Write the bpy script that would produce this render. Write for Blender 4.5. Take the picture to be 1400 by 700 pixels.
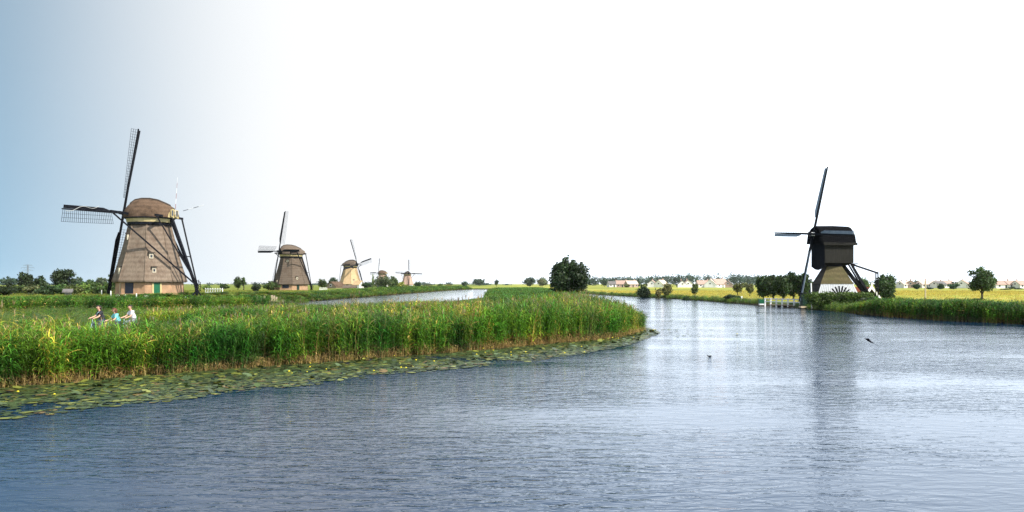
import bpy, bmesh, math, random
import numpy as np
from mathutils import Vector, Matrix

R = math.radians
sc = bpy.context.scene
for o in list(bpy.data.objects):
    bpy.data.objects.remove(o)

# ------------------------------------------------------------------ camera, world, sun, exposure
F = 1100.0            # focal length in photograph pixels (photograph is 1400 wide)
EYE = 3.5             # camera height above the water
HOR = 388.0           # horizon row in the photograph
SUN_AZ = 124.0        # degrees clockwise from +Y
SUN_EL = 46.0

cam_d = bpy.data.cameras.new('camera')
cam_d.sensor_width = 36.0
cam_d.lens = 36.0 * F / 1400.0
cam_d.shift_y = (HOR - 350.0) / 1400.0
cam_d.clip_start = 0.1
cam_d.clip_end = 20000
cam = bpy.data.objects.new('camera', cam_d)
cam.location = (0, 0, EYE)
cam.rotation_euler = (R(90), 0, 0)
sc.collection.objects.link(cam)
sc.camera = cam

world = bpy.data.worlds.new('World')
sc.world = world
world.use_nodes = True
nt = world.node_tree
nt.nodes.clear()
n_out = nt.nodes.new('ShaderNodeOutputWorld')
n_bg = nt.nodes.new('ShaderNodeBackground')
n_sky = nt.nodes.new('ShaderNodeTexSky')
n_sky.sky_type = 'NISHITA'
n_sky.sun_disc = False
n_sky.sun_elevation = R(SUN_EL)
n_sky.sun_rotation = R(SUN_AZ)
n_sky.air_density = 1.0
n_sky.dust_density = 0.35
n_sky.ozone_density = 2.2
n_bg.inputs['Strength'].default_value = 0.10
# thin bright haze veil over the sunward part of the sky, clear blue opposite the sun
n_geo = nt.nodes.new('ShaderNodeNewGeometry')
n_dot = nt.nodes.new('ShaderNodeVectorMath'); n_dot.operation = 'DOT_PRODUCT'
aa = R(-62)
n_dot.inputs[1].default_value = (-math.sin(aa), -math.cos(aa), 0.0)   # Incoming points to the viewer
n_noise = nt.nodes.new('ShaderNodeTexNoise')
n_noise.inputs['Scale'].default_value = 1.6
n_noise.inputs['Detail'].default_value = 3
n_add = nt.nodes.new('ShaderNodeMath'); n_add.operation = 'MULTIPLY_ADD'
n_add.inputs[1].default_value = 0.05
n_map = nt.nodes.new('ShaderNodeMapRange'); n_map.interpolation_type = 'SMOOTHSTEP'
n_map.inputs['From Min'].default_value = 0.69
n_map.inputs['From Max'].default_value = 0.98
n_map.inputs['To Min'].default_value = 1.0
n_map.inputs['To Max'].default_value = 0.0
n_mix = nt.nodes.new('ShaderNodeMix'); n_mix.data_type = 'RGBA'
n_mix.inputs[7].default_value = (6.12, 6.22, 6.3, 1)
n_map2 = nt.nodes.new('ShaderNodeMapRange'); n_map2.interpolation_type = 'SMOOTHSTEP'
n_map2.inputs['From Min'].default_value = 0.35; n_map2.inputs['From Max'].default_value = 0.70; n_map2.inputs['To Min'].default_value = 1.0; n_map2.inputs['To Max'].default_value = 0.0
n_mix2 = nt.nodes.new('ShaderNodeMix'); n_mix2.data_type = 'RGBA'
n_mix2.inputs[7].default_value = (10.0, 11.2, 12.6, 1)  # veil raised past white and blued for its reflection in the water
n_flat = nt.nodes.new('ShaderNodeVectorMath'); n_flat.operation = 'MULTIPLY'; n_flat.inputs[1].default_value = (1, 1, .04)
n_fn = nt.nodes.new('ShaderNodeVectorMath'); n_fn.operation = 'NORMALIZE'
nt.links.new(n_geo.outputs['Incoming'], n_flat.inputs[0]); nt.links.new(n_flat.outputs[0], n_fn.inputs[0]); nt.links.new(n_fn.outputs[0], n_dot.inputs[0])
nt.links.new(n_geo.outputs['Incoming'], n_noise.inputs['Vector'])
nt.links.new(n_noise.outputs['Fac'], n_add.inputs[0])
nt.links.new(n_dot.outputs['Value'], n_add.inputs[2])
nt.links.new(n_add.outputs[0], n_map.inputs['Value'])
n_sep = nt.nodes.new('ShaderNodeSeparateXYZ'); nt.links.new(n_geo.outputs['Incoming'], n_sep.inputs[0])
n_el = nt.nodes.new('ShaderNodeMapRange'); n_el.interpolation_type = 'SMOOTHSTEP'
n_el.inputs['From Min'].default_value = -.95; n_el.inputs['From Max'].default_value = -.30; n_el.inputs['To Min'].default_value = .22; n_el.inputs['To Max'].default_value = 1.0  # veil thinned overhead, out of view, for bluer reflections and less fill
n_veil = nt.nodes.new('ShaderNodeMath'); n_veil.operation = 'MULTIPLY'
nt.links.new(n_sep.outputs['Z'], n_el.inputs['Value']); nt.links.new(n_el.outputs[0], n_veil.inputs[0]); nt.links.new(n_map.outputs['Result'], n_veil.inputs[1])
nt.links.new(n_veil.outputs[0], n_mix.inputs[0])
n_lift = nt.nodes.new('ShaderNodeVectorMath'); n_lift.operation = 'MULTIPLY_ADD'
n_lift.inputs[1].default_value = (-1, -1, -1); n_lift.inputs[2].default_value = (0, 0, .38)
n_nrm = nt.nodes.new('ShaderNodeVectorMath'); n_nrm.operation = 'NORMALIZE'
nt.links.new(n_geo.outputs['Incoming'], n_lift.inputs[0]); nt.links.new(n_lift.outputs[0], n_nrm.inputs[0]); nt.links.new(n_nrm.outputs[0], n_sky.inputs['Vector'])
n_wb = nt.nodes.new('ShaderNodeMix'); n_wb.data_type = 'RGBA'; n_wb.blend_type = 'MULTIPLY'; n_wb.inputs[0].default_value = 1
n_wb.inputs[7].default_value = (.92, 1.24, 1.04, 1)          # white balance of the clear sky
nt.links.new(n_sky.outputs['Color'], n_wb.inputs[6]); nt.links.new(n_wb.outputs[2], n_mix.inputs[6])
n_veil2 = nt.nodes.new('ShaderNodeMath'); n_veil2.operation = 'MULTIPLY'
nt.links.new(n_add.outputs[0], n_map2.inputs['Value']); nt.links.new(n_map2.outputs['Result'], n_veil2.inputs[0]); nt.links.new(n_el.outputs[0], n_veil2.inputs[1])
nt.links.new(n_veil2.outputs[0], n_mix2.inputs[0]); nt.links.new(n_mix.outputs[2], n_mix2.inputs[6])
nt.links.new(n_mix2.outputs[2], n_bg.inputs['Color'])
nt.links.new(n_bg.outputs[0], n_out.inputs['Surface'])

sun_d = bpy.data.lights.new('sun', 'SUN')
sun_d.energy = 5.0
sun_d.angle = R(0.55)
sun_d.color = (1.0, 0.94, 0.84)
sun = bpy.data.objects.new('sun', sun_d)
sdir = Vector((math.sin(R(SUN_AZ)) * math.cos(R(SUN_EL)), math.cos(R(SUN_AZ)) * math.cos(R(SUN_EL)), math.sin(R(SUN_EL))))
sun.rotation_euler = (-sdir).to_track_quat('-Z', 'Y').to_euler()
sun.location = sdir * 100
sc.collection.objects.link(sun)

vs = sc.view_settings
vs.view_transform = 'Standard'
vs.look = 'None'
vs.gamma = 1.0
vs.use_curve_mapping = False
vs.exposure = 0.72
sc.cycles.use_denoising = True
sc.cycles.denoising_prefilter = 'NONE'
sc.cycles.max_bounces = 6
sc.cycles.diffuse_bounces = 2
sc.cycles.glossy_bounces = 3
sc.cycles.transparent_max_bounces = 8
sc.cycles.volume_bounces = 0
sc.cycles.sample_clamp_indirect = 6

# ------------------------------------------------------------------ helpers
C = sc.collection
rng = np.random.default_rng(7)
random.seed(7)

def px(x, Y):                       # photograph column -> X at distance Y
    return (x - 700.0) / F * Y

def pz(y, Y):                       # photograph row -> Z at distance Y
    return EYE - (y - HOR) / F * Y

def tag(o, label=None, cat=None, group=None, kind=None):
    if label: o['label'] = label
    if cat: o['category'] = cat
    if group: o['group'] = group
    if kind: o['kind'] = kind
    return o

def empty(name, loc, rz=0):
    o = bpy.data.objects.new(name, None)
    o.location = loc
    o.rotation_euler = (0, 0, rz)
    o.empty_display_size = 0.3
    C.objects.link(o)
    return o

def link(name, me, parent=None, loc=None):
    o = bpy.data.objects.new(name, me)
    C.objects.link(o)
    if parent is not None: o.parent = parent
    if loc is not None: o.location = loc
    return o

def V(*a): return Vector(a)

class MB:
    """collects shapes, builds one mesh"""
    def __init__(s): s.v = []; s.f = []; s.m = []
    def add(s, vs_, fs_, mi=0):
        b = len(s.v)
        s.v += [tuple(q) for q in vs_]
        s.f += [tuple(b + i for i in f) for f in fs_]
        s.m += [mi] * len(fs_)
        return s
    def box(s, c, d, rz=0, mi=0, axes=None):
        hx, hy, hz = d[0] / 2, d[1] / 2, d[2] / 2
        if axes is None:
            ax = (V(math.cos(rz), math.sin(rz), 0), V(-math.sin(rz), math.cos(rz), 0), V(0, 0, 1))
        else: ax = axes
        c = Vector(c)
        vs_ = [c + ax[0] * (hx * i) + ax[1] * (hy * j) + ax[2] * (hz * k) for i in (-1, 1) for j in (-1, 1) for k in (-1, 1)]
        return s.add(vs_, [(0, 1, 3, 2), (4, 6, 7, 5), (0, 4, 5, 1), (2, 3, 7, 6), (0, 2, 6, 4), (1, 5, 7, 3)], mi)
    def bar(s, a, b, w, h=None, up=(0, 0, 1), w2=None, h2=None, mi=0):
        a = Vector(a); b = Vector(b); d = (b - a).normalized()
        u = Vector(up)
        if abs(d.dot(u)) > 0.98: u = V(1, 0, 0)
        x = d.cross(u).normalized(); y = x.cross(d).normalized()
        h = h or w; w2 = w2 or w; h2 = h2 or h
        vs_ = [a - x * w / 2 - y * h / 2, a + x * w / 2 - y * h / 2, a + x * w / 2 + y * h / 2, a - x * w / 2 + y * h / 2,
               b - x * w2 / 2 - y * h2 / 2, b + x * w2 / 2 - y * h2 / 2, b + x * w2 / 2 + y * h2 / 2, b - x * w2 / 2 + y * h2 / 2]
        return s.add(vs_, [(3, 2, 1, 0), (4, 5, 6, 7), (0, 1, 5, 4), (1, 2, 6, 5), (2, 3, 7, 6), (3, 0, 4, 7)], mi)
    def tube(s, pts, rad, n=8, mi=0, cap=True):
        pts = [Vector(p) for p in pts]
        if not isinstance(rad, (list, tuple)): rad = [rad] * len(pts)
        rings = []
        prev = None
        for i, p in enumerate(pts):
            d = (pts[min(i + 1, len(pts) - 1)] - pts[max(i - 1, 0)]).normalized()
            u = prev if prev is not None else (V(0, 0, 1) if abs(d.z) < 0.9 else V(1, 0, 0))
            x = d.cross(u).normalized(); y = x.cross(d).normalized(); prev = y
            rings.append([p + (x * math.cos(t) + y * math.sin(t)) * rad[i] for t in [2 * math.pi * k / n for k in range(n)]])
        vs_ = [q for r in rings for q in r]
        fs_ = []
        for i in range(len(pts) - 1):
            for k in range(n):
                a = i * n + k; b = i * n + (k + 1) % n
                fs_.append((a, b, b + n, a + n))
        if cap:
            fs_.append(tuple(range(n - 1, -1, -1)))
            fs_.append(tuple((len(pts) - 1) * n + k for k in range(n)))
        return s.add(vs_, fs_, mi)
    def loft(s, rings, closed=True, cap0=False, cap1=False, mi=0):
        n = len(rings[0]); vs_ = [q for r in rings for q in r]; fs_ = []
        for i in range(len(rings) - 1):
            for k in range(n if closed else n - 1):
                a = i * n + k; b = i * n + (k + 1) % n
                fs_.append((a, b, b + n, a + n))
        if cap0: fs_.append(tuple(range(n - 1, -1, -1)))
        if cap1: fs_.append(tuple((len(rings) - 1) * n + k for k in range(n)))
        return s.add(vs_, fs_, mi)
    def mesh(s, name, mats, smooth=False):
        me = bpy.data.meshes.new(name)
        me.from_pydata(s.v, [], s.f)
        if not isinstance(mats, (list, tuple)): mats = [mats]
        for m in mats: me.materials.append(m)
        if len(mats) > 1: me.polygons.foreach_set('material_index', s.m)
        if smooth: me.polygons.foreach_set('use_smooth', [True] * len(me.polygons))
        bm = bmesh.new(); bm.from_mesh(me); bmesh.ops.recalc_face_normals(bm, faces=bm.faces); bm.to_mesh(me); bm.free()
        me.update()
        return me
    def build(s, name, mats, parent=None, smooth=False, loc=None):
        return link(name, s.mesh(name, mats, smooth), parent, loc)

def np_mesh(name, verts, faces, mat, col=None, smooth=False):
    """verts (N,3); faces (M,k); col (N,3)"""
    me = bpy.data.meshes.new(name)
    verts = np.asarray(verts, np.float32); faces = np.asarray(faces, np.int32)
    k = faces.shape[1]
    me.vertices.add(len(verts)); me.vertices.foreach_set('co', verts.ravel())
    me.loops.add(faces.size); me.loops.foreach_set('vertex_index', faces.ravel())
    me.polygons.add(len(faces))
    me.polygons.foreach_set('loop_start', np.arange(0, faces.size, k, dtype=np.int32))
    me.polygons.foreach_set('loop_total', np.full(len(faces), k, np.int32))
    if smooth: me.polygons.foreach_set('use_smooth', np.ones(len(faces), bool))
    if mat is not None: me.materials.append(mat)
    if col is not None:
        at = me.color_attributes.new('Col', 'FLOAT_COLOR', 'POINT')
        c4 = np.ones((len(verts), 4), np.float32); c4[:, :3] = col
        at.data.foreach_set('color', c4.ravel())
    me.update(calc_edges=True); me.validate()
    return me

# ------------------------------------------------------------------ materials
def new_mat(name):
    m = bpy.data.materials.new(name); m.use_nodes = True
    t = m.node_tree; p = t.nodes['Principled BSDF']
    return m, t, p

def mottled(name, c1, c2, scale=3.0, rough=0.85, bump=0.0, bscale=None, stretch=(1, 1, 1), detail=5, spec=0.25, dist=0.02):
    m, t, p = new_mat(name)
    tc = t.nodes.new('ShaderNodeTexCoord'); mp = t.nodes.new('ShaderNodeMapping')
    mp.inputs['Scale'].default_value = stretch
    nz = t.nodes.new('ShaderNodeTexNoise'); nz.inputs['Scale'].default_value = scale; nz.inputs['Detail'].default_value = detail
    nz.inputs['Roughness'].default_value = 0.65
    rp = t.nodes.new('ShaderNodeValToRGB')
    rp.color_ramp.elements[0].position = 0.32; rp.color_ramp.elements[0].color = (*c1, 1)
    rp.color_ramp.elements[1].position = 0.7; rp.color_ramp.elements[1].color = (*c2, 1)
    t.links.new(tc.outputs['Object'], mp.inputs[0]); t.links.new(mp.outputs[0], nz.inputs['Vector'])
    t.links.new(nz.outputs['Fac'], rp.inputs[0]); t.links.new(rp.outputs[0], p.inputs['Base Color'])
    p.inputs['Roughness'].default_value = rough
    p.inputs['Specular IOR Level'].default_value = spec
    if bump:
        n2 = t.nodes.new('ShaderNodeTexNoise'); n2.inputs['Scale'].default_value = bscale or scale * 6; n2.inputs['Detail'].default_value = 4
        t.links.new(mp.outputs[0], n2.inputs['Vector'])
        b = t.nodes.new('ShaderNodeBump'); b.inputs['Strength'].default_value = bump; b.inputs['Distance'].default_value = dist
        t.links.new(n2.outputs['Fac'], b.inputs['Height']); t.links.new(b.outputs[0], p.inputs['Normal'])
    return m

def foliage(name, tint=(1, 1, 1), trans=0.35, rough=0.55, vary=0.25, spec=0.3, patch=False):
    m, t, p = new_mat(name)
    at = t.nodes.new('ShaderNodeAttribute'); at.attribute_name = 'Col'
    oi = t.nodes.new('ShaderNodeObjectInfo')
    hs = t.nodes.new('ShaderNodeHueSaturation')
    mr = t.nodes.new('ShaderNodeMapRange'); mr.inputs['To Min'].default_value = 1 - vary; mr.inputs['To Max'].default_value = 1 + vary
    mh = t.nodes.new('ShaderNodeMapRange'); mh.inputs['To Min'].default_value = 0.485; mh.inputs['To Max'].default_value = 0.515
    t.links.new(oi.outputs['Random'], mr.inputs['Value']); t.links.new(mr.outputs[0], hs.inputs['Value'])
    t.links.new(oi.outputs['Random'], mh.inputs['Value']); t.links.new(mh.outputs[0], hs.inputs['Hue'])
    mx = t.nodes.new('ShaderNodeMix'); mx.data_type = 'RGBA'; mx.blend_type = 'MULTIPLY'; mx.inputs[0].default_value = 1
    mx.inputs[7].default_value = (*tint, 1)
    t.links.new(at.outputs['Color'], mx.inputs[6]); t.links.new(mx.outputs[2], hs.inputs['Color'])
    if patch:                                   # stands of reed differ in ripeness
        ge = t.nodes.new('ShaderNodeNewGeometry'); nz = t.nodes.new('ShaderNodeTexNoise'); nz.inputs['Scale'].default_value = .28; nz.inputs['Detail'].default_value = 3
        rp = t.nodes.new('ShaderNodeValToRGB'); rp.color_ramp.elements[0].position = .36; rp.color_ramp.elements[0].color = (.45, .64, .70, 1)
        rp.color_ramp.elements[1].position = .66; rp.color_ramp.elements[1].color = (1.5, 1.24, .95, 1)
        t.links.new(ge.outputs['Position'], nz.inputs['Vector']); t.links.new(nz.outputs['Fac'], rp.inputs[0]); t.links.new(rp.outputs[0], mx.inputs[7])
    t.links.new(hs.outputs[0], p.inputs['Base Color'])
    p.inputs['Roughness'].default_value = rough; p.inputs['Specular IOR Level'].default_value = spec
    tr = t.nodes.new('ShaderNodeBsdfTranslucent'); t.links.new(hs.outputs[0], tr.inputs['Color'])
    ms = t.nodes.new('ShaderNodeMixShader'); ms.inputs[0].default_value = trans
    t.links.new(p.outputs[0], ms.inputs[1]); t.links.new(tr.outputs[0], ms.inputs[2])
    t.links.new(ms.outputs[0], t.nodes['Material Output'].inputs['Surface'])
    return m

def brickwork(name, c1, c2, mortar, scale=4.0):
    m, t, p = new_mat(name)
    tc = t.nodes.new('ShaderNodeTexCoord'); sx = t.nodes.new('ShaderNodeSeparateXYZ'); cx = t.nodes.new('ShaderNodeCombineXYZ')
    ad = t.nodes.new('ShaderNodeMath'); ad.operation = 'ADD'
    t.links.new(tc.outputs['Object'], sx.inputs[0]); t.links.new(sx.outputs[0], ad.inputs[0]); t.links.new(sx.outputs[1], ad.inputs[1])
    t.links.new(ad.outputs[0], cx.inputs[0]); t.links.new(sx.outputs[2], cx.inputs[1])
    br = t.nodes.new('ShaderNodeTexBrick'); br.inputs['Scale'].default_value = scale
    br.inputs['Color1'].default_value = (*c1, 1); br.inputs['Color2'].default_value = (*c2, 1); br.inputs['Mortar'].default_value = (*mortar, 1)
    br.inputs['Mortar Size'].default_value = 0.012
    t.links.new(cx.outputs[0], br.inputs['Vector'])
    nz = t.nodes.new('ShaderNodeTexNoise'); nz.inputs['Scale'].default_value = 0.9; nz.inputs['Detail'].default_value = 6
    t.links.new(tc.outputs['Object'], nz.inputs['Vector'])
    mr = t.nodes.new('ShaderNodeMapRange'); mr.inputs['From Min'].default_value = .3; mr.inputs['From Max'].default_value = .7
    mr.inputs['To Min'].default_value = 0.65; mr.inputs['To Max'].default_value = 1.15
    t.links.new(nz.outputs['Fac'], mr.inputs['Value'])
    mx = t.nodes.new('ShaderNodeMix'); mx.data_type = 'RGBA'; mx.blend_type = 'MULTIPLY'; mx.inputs[0].default_value = 1
    t.links.new(br.outputs['Color'], mx.inputs[6]); t.links.new(mr.outputs[0], mx.inputs[7]); t.links.new(mx.outputs[2], p.inputs['Base Color'])
    b = t.nodes.new('ShaderNodeBump'); b.inputs['Strength'].default_value = 0.4; b.inputs['Distance'].default_value = 0.01
    t.links.new(br.outputs['Fac'], b.inputs['Height']); b.invert = True; t.links.new(b.outputs[0], p.inputs['Normal'])
    p.inputs['Roughness'].default_value = 0.9
    return m

def thatch(name, c1, c2, c3):
    """reed thatch: fine streaks down the slope, slow mottling and faint course lines"""
    m, t, p = new_mat(name)
    tc = t.nodes.new('ShaderNodeTexCoord')
    mp = t.nodes.new('ShaderNodeMapping'); mp.inputs['Scale'].default_value = (1, 1, 0.12)
    nf = t.nodes.new('ShaderNodeTexNoise'); nf.inputs['Scale'].default_value = 6; nf.inputs['Detail'].default_value = 6; nf.inputs['Roughness'].default_value = .7
    ns = t.nodes.new('ShaderNodeTexNoise'); ns.inputs['Scale'].default_value = 0.55; ns.inputs['Detail'].default_value = 5; ns.inputs['Roughness'].default_value = .7
    t.links.new(tc.outputs['Object'], mp.inputs[0]); t.links.new(mp.outputs[0], nf.inputs['Vector']); t.links.new(tc.outputs['Object'], ns.inputs['Vector'])
    r1 = t.nodes.new('ShaderNodeValToRGB'); r1.color_ramp.elements[0].position = .3; r1.color_ramp.elements[1].position = .7
    r1.color_ramp.elements[0].color = (*c1, 1); r1.color_ramp.elements[1].color = (*c2, 1)
    t.links.new(nf.outputs['Fac'], r1.inputs[0])
    mr = t.nodes.new('ShaderNodeMapRange'); mr.inputs['From Min'].default_value = .47; mr.inputs['From Max'].default_value = .68
    t.links.new(ns.outputs['Fac'], mr.inputs['Value'])
    mx = t.nodes.new('ShaderNodeMix'); mx.data_type = 'RGBA'; mx.inputs[7].default_value = (*c3, 1)
    t.links.new(mr.outputs[0], mx.inputs[0]); t.links.new(r1.outputs[0], mx.inputs[6])
    wv = t.nodes.new('ShaderNodeTexWave'); wv.bands_direction = 'Z'; wv.inputs['Scale'].default_value = 0.42; wv.inputs['Distortion'].default_value = 1.6; wv.inputs['Detail'].default_value = 2
    t.links.new(tc.outputs['Object'], wv.inputs['Vector'])
    m2 = t.nodes.new('ShaderNodeMapRange'); m2.inputs['To Min'].default_value = .86; m2.inputs['To Max'].default_value = 1.06
    t.links.new(wv.outputs['Fac'], m2.inputs['Value'])
    mm = t.nodes.new('ShaderNodeMix'); mm.data_type = 'RGBA'; mm.blend_type = 'MULTIPLY'; mm.inputs[0].default_value = 1
    t.links.new(mx.outputs[2], mm.inputs[6]); t.links.new(m2.outputs[0], mm.inputs[7]); t.links.new(mm.outputs[2], p.inputs['Base Color'])
    b = t.nodes.new('ShaderNodeBump'); b.inputs['Strength'].default_value = .6; b.inputs['Distance'].default_value = .06
    t.links.new(nf.outputs['Fac'], b.inputs['Height']); t.links.new(b.outputs[0], p.inputs['Normal'])
    p.inputs['Roughness'].default_value = .95; p.inputs['Specular IOR Level'].default_value = .1
    return m

M = {}
M['black'] = mottled('tarred_wood', (.003, .0035, .006), (.008, .009, .013), 2.5, .7, .3, 20, spec=.12)
M['tar_shade_board'] = mottled('tarred_shade_boards', (.008, .0078, .007), (.019, .018, .015), 1.2, .7, .4, 8, (6, 6, .5), spec=.12)  # tarred boards; also stands in for shade on the post mill base
M['white'] = mottled('white_paint', (.62, .62, .60), (.82, .82, .80), 2, .55)
M['frame_cream'] = mottled('weathered_cream', (.42, .36, .26), (.60, .54, .42), 3, .7)
M['roof_tar'] = mottled('tarred_roof', (.0020, .0022, .003), (.005, .005, .006), 3, .9, .4, 16, spec=.04)
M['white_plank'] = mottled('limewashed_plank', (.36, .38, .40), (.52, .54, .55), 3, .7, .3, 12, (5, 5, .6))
M['grey_board'] = mottled('grey_sail_board', (.15, .18, .22), (.26, .30, .34), 2, .6)
M['cream'] = mottled('cream_paint', (.40, .32, .15), (.50, .41, .21), 1.5, .6)
M['green_paint'] = mottled('green_paint', (.008, .075, .035), (.012, .11, .05), 3, .4)
M['dark_green'] = mottled('dark_green_paint', (.004, .02, .012), (.008, .03, .018), 3, .5)
M['blue_black'] = mottled('blue_black_paint', (.006, .009, .018), (.012, .016, .03), 3, .5)
M['window_glass'] = mottled('window_glass', (.012, .014, .018), (.03, .034, .04), 2, .08, spec=.6)
M['pale_wood'] = mottled('pale_wood', (.34, .27, .18), (.52, .43, .30), 3, .8)
M['old_wood'] = mottled('old_wood', (.16, .12, .08), (.28, .22, .15), 3, .85, .3, 20, (4, 4, .6))
M['red_tile'] = mottled('red_tile_roof', (.26, .07, .035), (.40, .12, .06), 6, .8, .4, 14)
M['red_paint'] = mottled('red_boarding', (.20, .03, .02), (.30, .05, .03), 3, .6)
M['metal'] = mottled('dull_metal', (.10, .105, .11), (.16, .165, .17), 4, .4, spec=.5)
M['rope'] = mottled('pale_rope', (.32, .33, .32), (.45, .46, .44), 8, .9)
M['bark'] = mottled('bark', (.035, .028, .020), (.09, .072, .052), 4, .95, .6, 14, (3, 3, .6))
M['stone'] = mottled('whitewashed_stone', (.55, .54, .50), (.78, .77, .73), 5, .9, .4, 14)
M['brick_base'] = brickwork('tower_brick', (.40, .235, .125), (.31, .17, .095), (.36, .30, .22), 3.6)
M['house_brick'] = brickwork('house_brick', (.48, .33, .26), (.40, .26, .20), (.5, .44, .38), 3.0)
M['house_white'] = mottled('house_render', (.62, .60, .56), (.76, .74, .70), .6, .9)
M['thatch_a'] = thatch('thatch_weathered', (0.132, 0.099, 0.073), (0.229, 0.179, 0.136), (0.122, 0.087, 0.064))
M['thatch_cap'] = thatch('thatch_cap_brown', (0.068, 0.044, 0.029), (0.144, 0.094, 0.062), (0.044, 0.029, 0.019))
M['thatch_b'] = thatch('thatch_grey_brown', (0.076, 0.056, 0.042), (0.152, 0.120, 0.092), (0.088, 0.062, 0.046))
M['thatch_c'] = thatch('thatch_straw', (.36, .25, .14), (.52, .38, .22), (.42, .28, .15))
M['thatch_d'] = thatch('thatch_rosy', (.34, .22, .17), (.46, .32, .25), (.38, .25, .19))
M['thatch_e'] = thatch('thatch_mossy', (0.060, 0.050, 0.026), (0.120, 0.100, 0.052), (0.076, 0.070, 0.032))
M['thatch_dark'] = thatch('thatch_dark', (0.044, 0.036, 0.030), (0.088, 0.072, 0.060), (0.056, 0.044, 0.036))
M['leaf'] = foliage('leaf_foliage', trans=.30)
M['reed'] = foliage('reed_leaf', trans=.30, vary=.34, patch=True)
M['grass'] = foliage('grass_blade', trans=.40, vary=.22)
M['lily'] = foliage('lily_leaf', trans=.12, rough=.38, vary=0, spec=.5)

# ground: grass, hay field and bank mud, mixed by a colour attribute with noise on top
def ground_mat():
    m, t, p = new_mat('ground_cover')
    at = t.nodes.new('ShaderNodeAttribute'); at.attribute_name = 'Col'
    tc = t.nodes.new('ShaderNodeTexCoord')
    mp = t.nodes.new('ShaderNodeMapping'); mp.inputs['Scale'].default_value = (.05, .16, 1)
    nz = t.nodes.new('ShaderNodeTexNoise'); nz.inputs['Scale'].default_value = 1; nz.inputs['Detail'].default_value = 8; nz.inputs['Roughness'].default_value = .7
    t.links.new(tc.outputs['Object'], mp.inputs[0]); t.links.new(mp.outputs[0], nz.inputs['Vector'])
    mr = t.nodes.new('ShaderNodeMapRange'); mr.inputs['From Min'].default_value = .3; mr.inputs['From Max'].default_value = .7
    mr.inputs['To Min'].default_value = .72; mr.inputs['To Max'].default_value = 1.25
    t.links.new(nz.outputs['Fac'], mr.inputs['Value'])
    mx = t.nodes.new('ShaderNodeMix'); mx.data_type = 'RGBA'; mx.blend_type = 'MULTIPLY'; mx.inputs[0].default_value = 1
    t.links.new(at.outputs['Color'], mx.inputs[6]); t.links.new(mr.outputs[0], mx.inputs[7]); t.links.new(mx.outputs[2], p.inputs['Base Color'])
    n2 = t.nodes.new('ShaderNodeTexNoise'); n2.inputs['Scale'].default_value = 2.5; n2.inputs['Detail'].default_value = 4
    t.links.new(tc.outputs['Object'], n2.inputs['Vector'])
    b = t.nodes.new('ShaderNodeBump'); b.inputs['Strength'].default_value = .8; b.inputs['Distance'].default_value = .15
    t.links.new(n2.outputs['Fac'], b.inputs['Height']); t.links.new(b.outputs[0], p.inputs['Normal'])
    p.inputs['Roughness'].default_value = .95; p.inputs['Specular IOR Level'].default_value = .05
    return m
M['ground'] = ground_mat()

def water_mat():
    m, t, p = new_mat('river_water')
    tc = t.nodes.new('ShaderNodeTexCoord')
    def noise(scale, sx, sy, rot, detail=2.0, rough=.5, dist=0.0):
        mp = t.nodes.new('ShaderNodeMapping'); mp.inputs['Scale'].default_value = (sx, sy, 1); mp.inputs['Rotation'].default_value = (0, 0, R(rot))
        nz = t.nodes.new('ShaderNodeTexNoise'); nz.noise_dimensions = '2D'
        nz.inputs['Scale'].default_value = scale; nz.inputs['Detail'].default_value = detail; nz.inputs['Roughness'].default_value = rough
        nz.inputs['Distortion'].default_value = dist
        t.links.new(tc.outputs['Object'], mp.inputs[0]); t.links.new(mp.outputs[0], nz.inputs['Vector'])
        return nz.outputs['Fac']
    def math_(op, a, b):
        q = t.nodes.new('ShaderNodeMath'); q.operation = op
        for i, v in enumerate((a, b)):
            if isinstance(v, (int, float)): q.inputs[i].default_value = v
            else: t.links.new(v, q.inputs[i])
        return q.outputs[0]
    w1 = noise(1.0, 1.15, 3.3, 7, 3, .5, .5)        # main wind ripples, crests across the view
    w2 = noise(1.0, 3.4, 8.0, -9, 2, .5, .3)      # finer chop
    w3 = noise(1.0, .06, .17, 4, 3, .5)           # gusts: calmer and rougher lanes
    gust = t.nodes.new('ShaderNodeMapRange'); gust.inputs['From Min'].default_value = .35; gust.inputs['From Max'].default_value = .65
    gust.inputs['To Min'].default_value = .35; gust.inputs['To Max'].default_value = 1.25
    t.links.new(w3, gust.inputs['Value'])
    h = math_('ADD', math_('MULTIPLY', w1, .034), math_('MULTIPLY', w2, .012))
    h = math_('MULTIPLY', h, gust.outputs[0])
    b = t.nodes.new('ShaderNodeBump'); b.inputs['Strength'].default_value = 1; b.inputs['Distance'].default_value = 1
    t.links.new(h, b.inputs['Height']); t.links.new(b.outputs[0], p.inputs['Normal'])
    p.inputs['Base Color'].default_value = (.004, .022, .056, 1)
    p.inputs['Roughness'].default_value = .05
    p.inputs['IOR'].default_value = 1.33
    p.inputs['Specular IOR Level'].default_value = .5
    p.inputs['Specular Tint'].default_value = (.84, .93, 1.0, 1)
    return m
M['water'] = water_mat()

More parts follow.
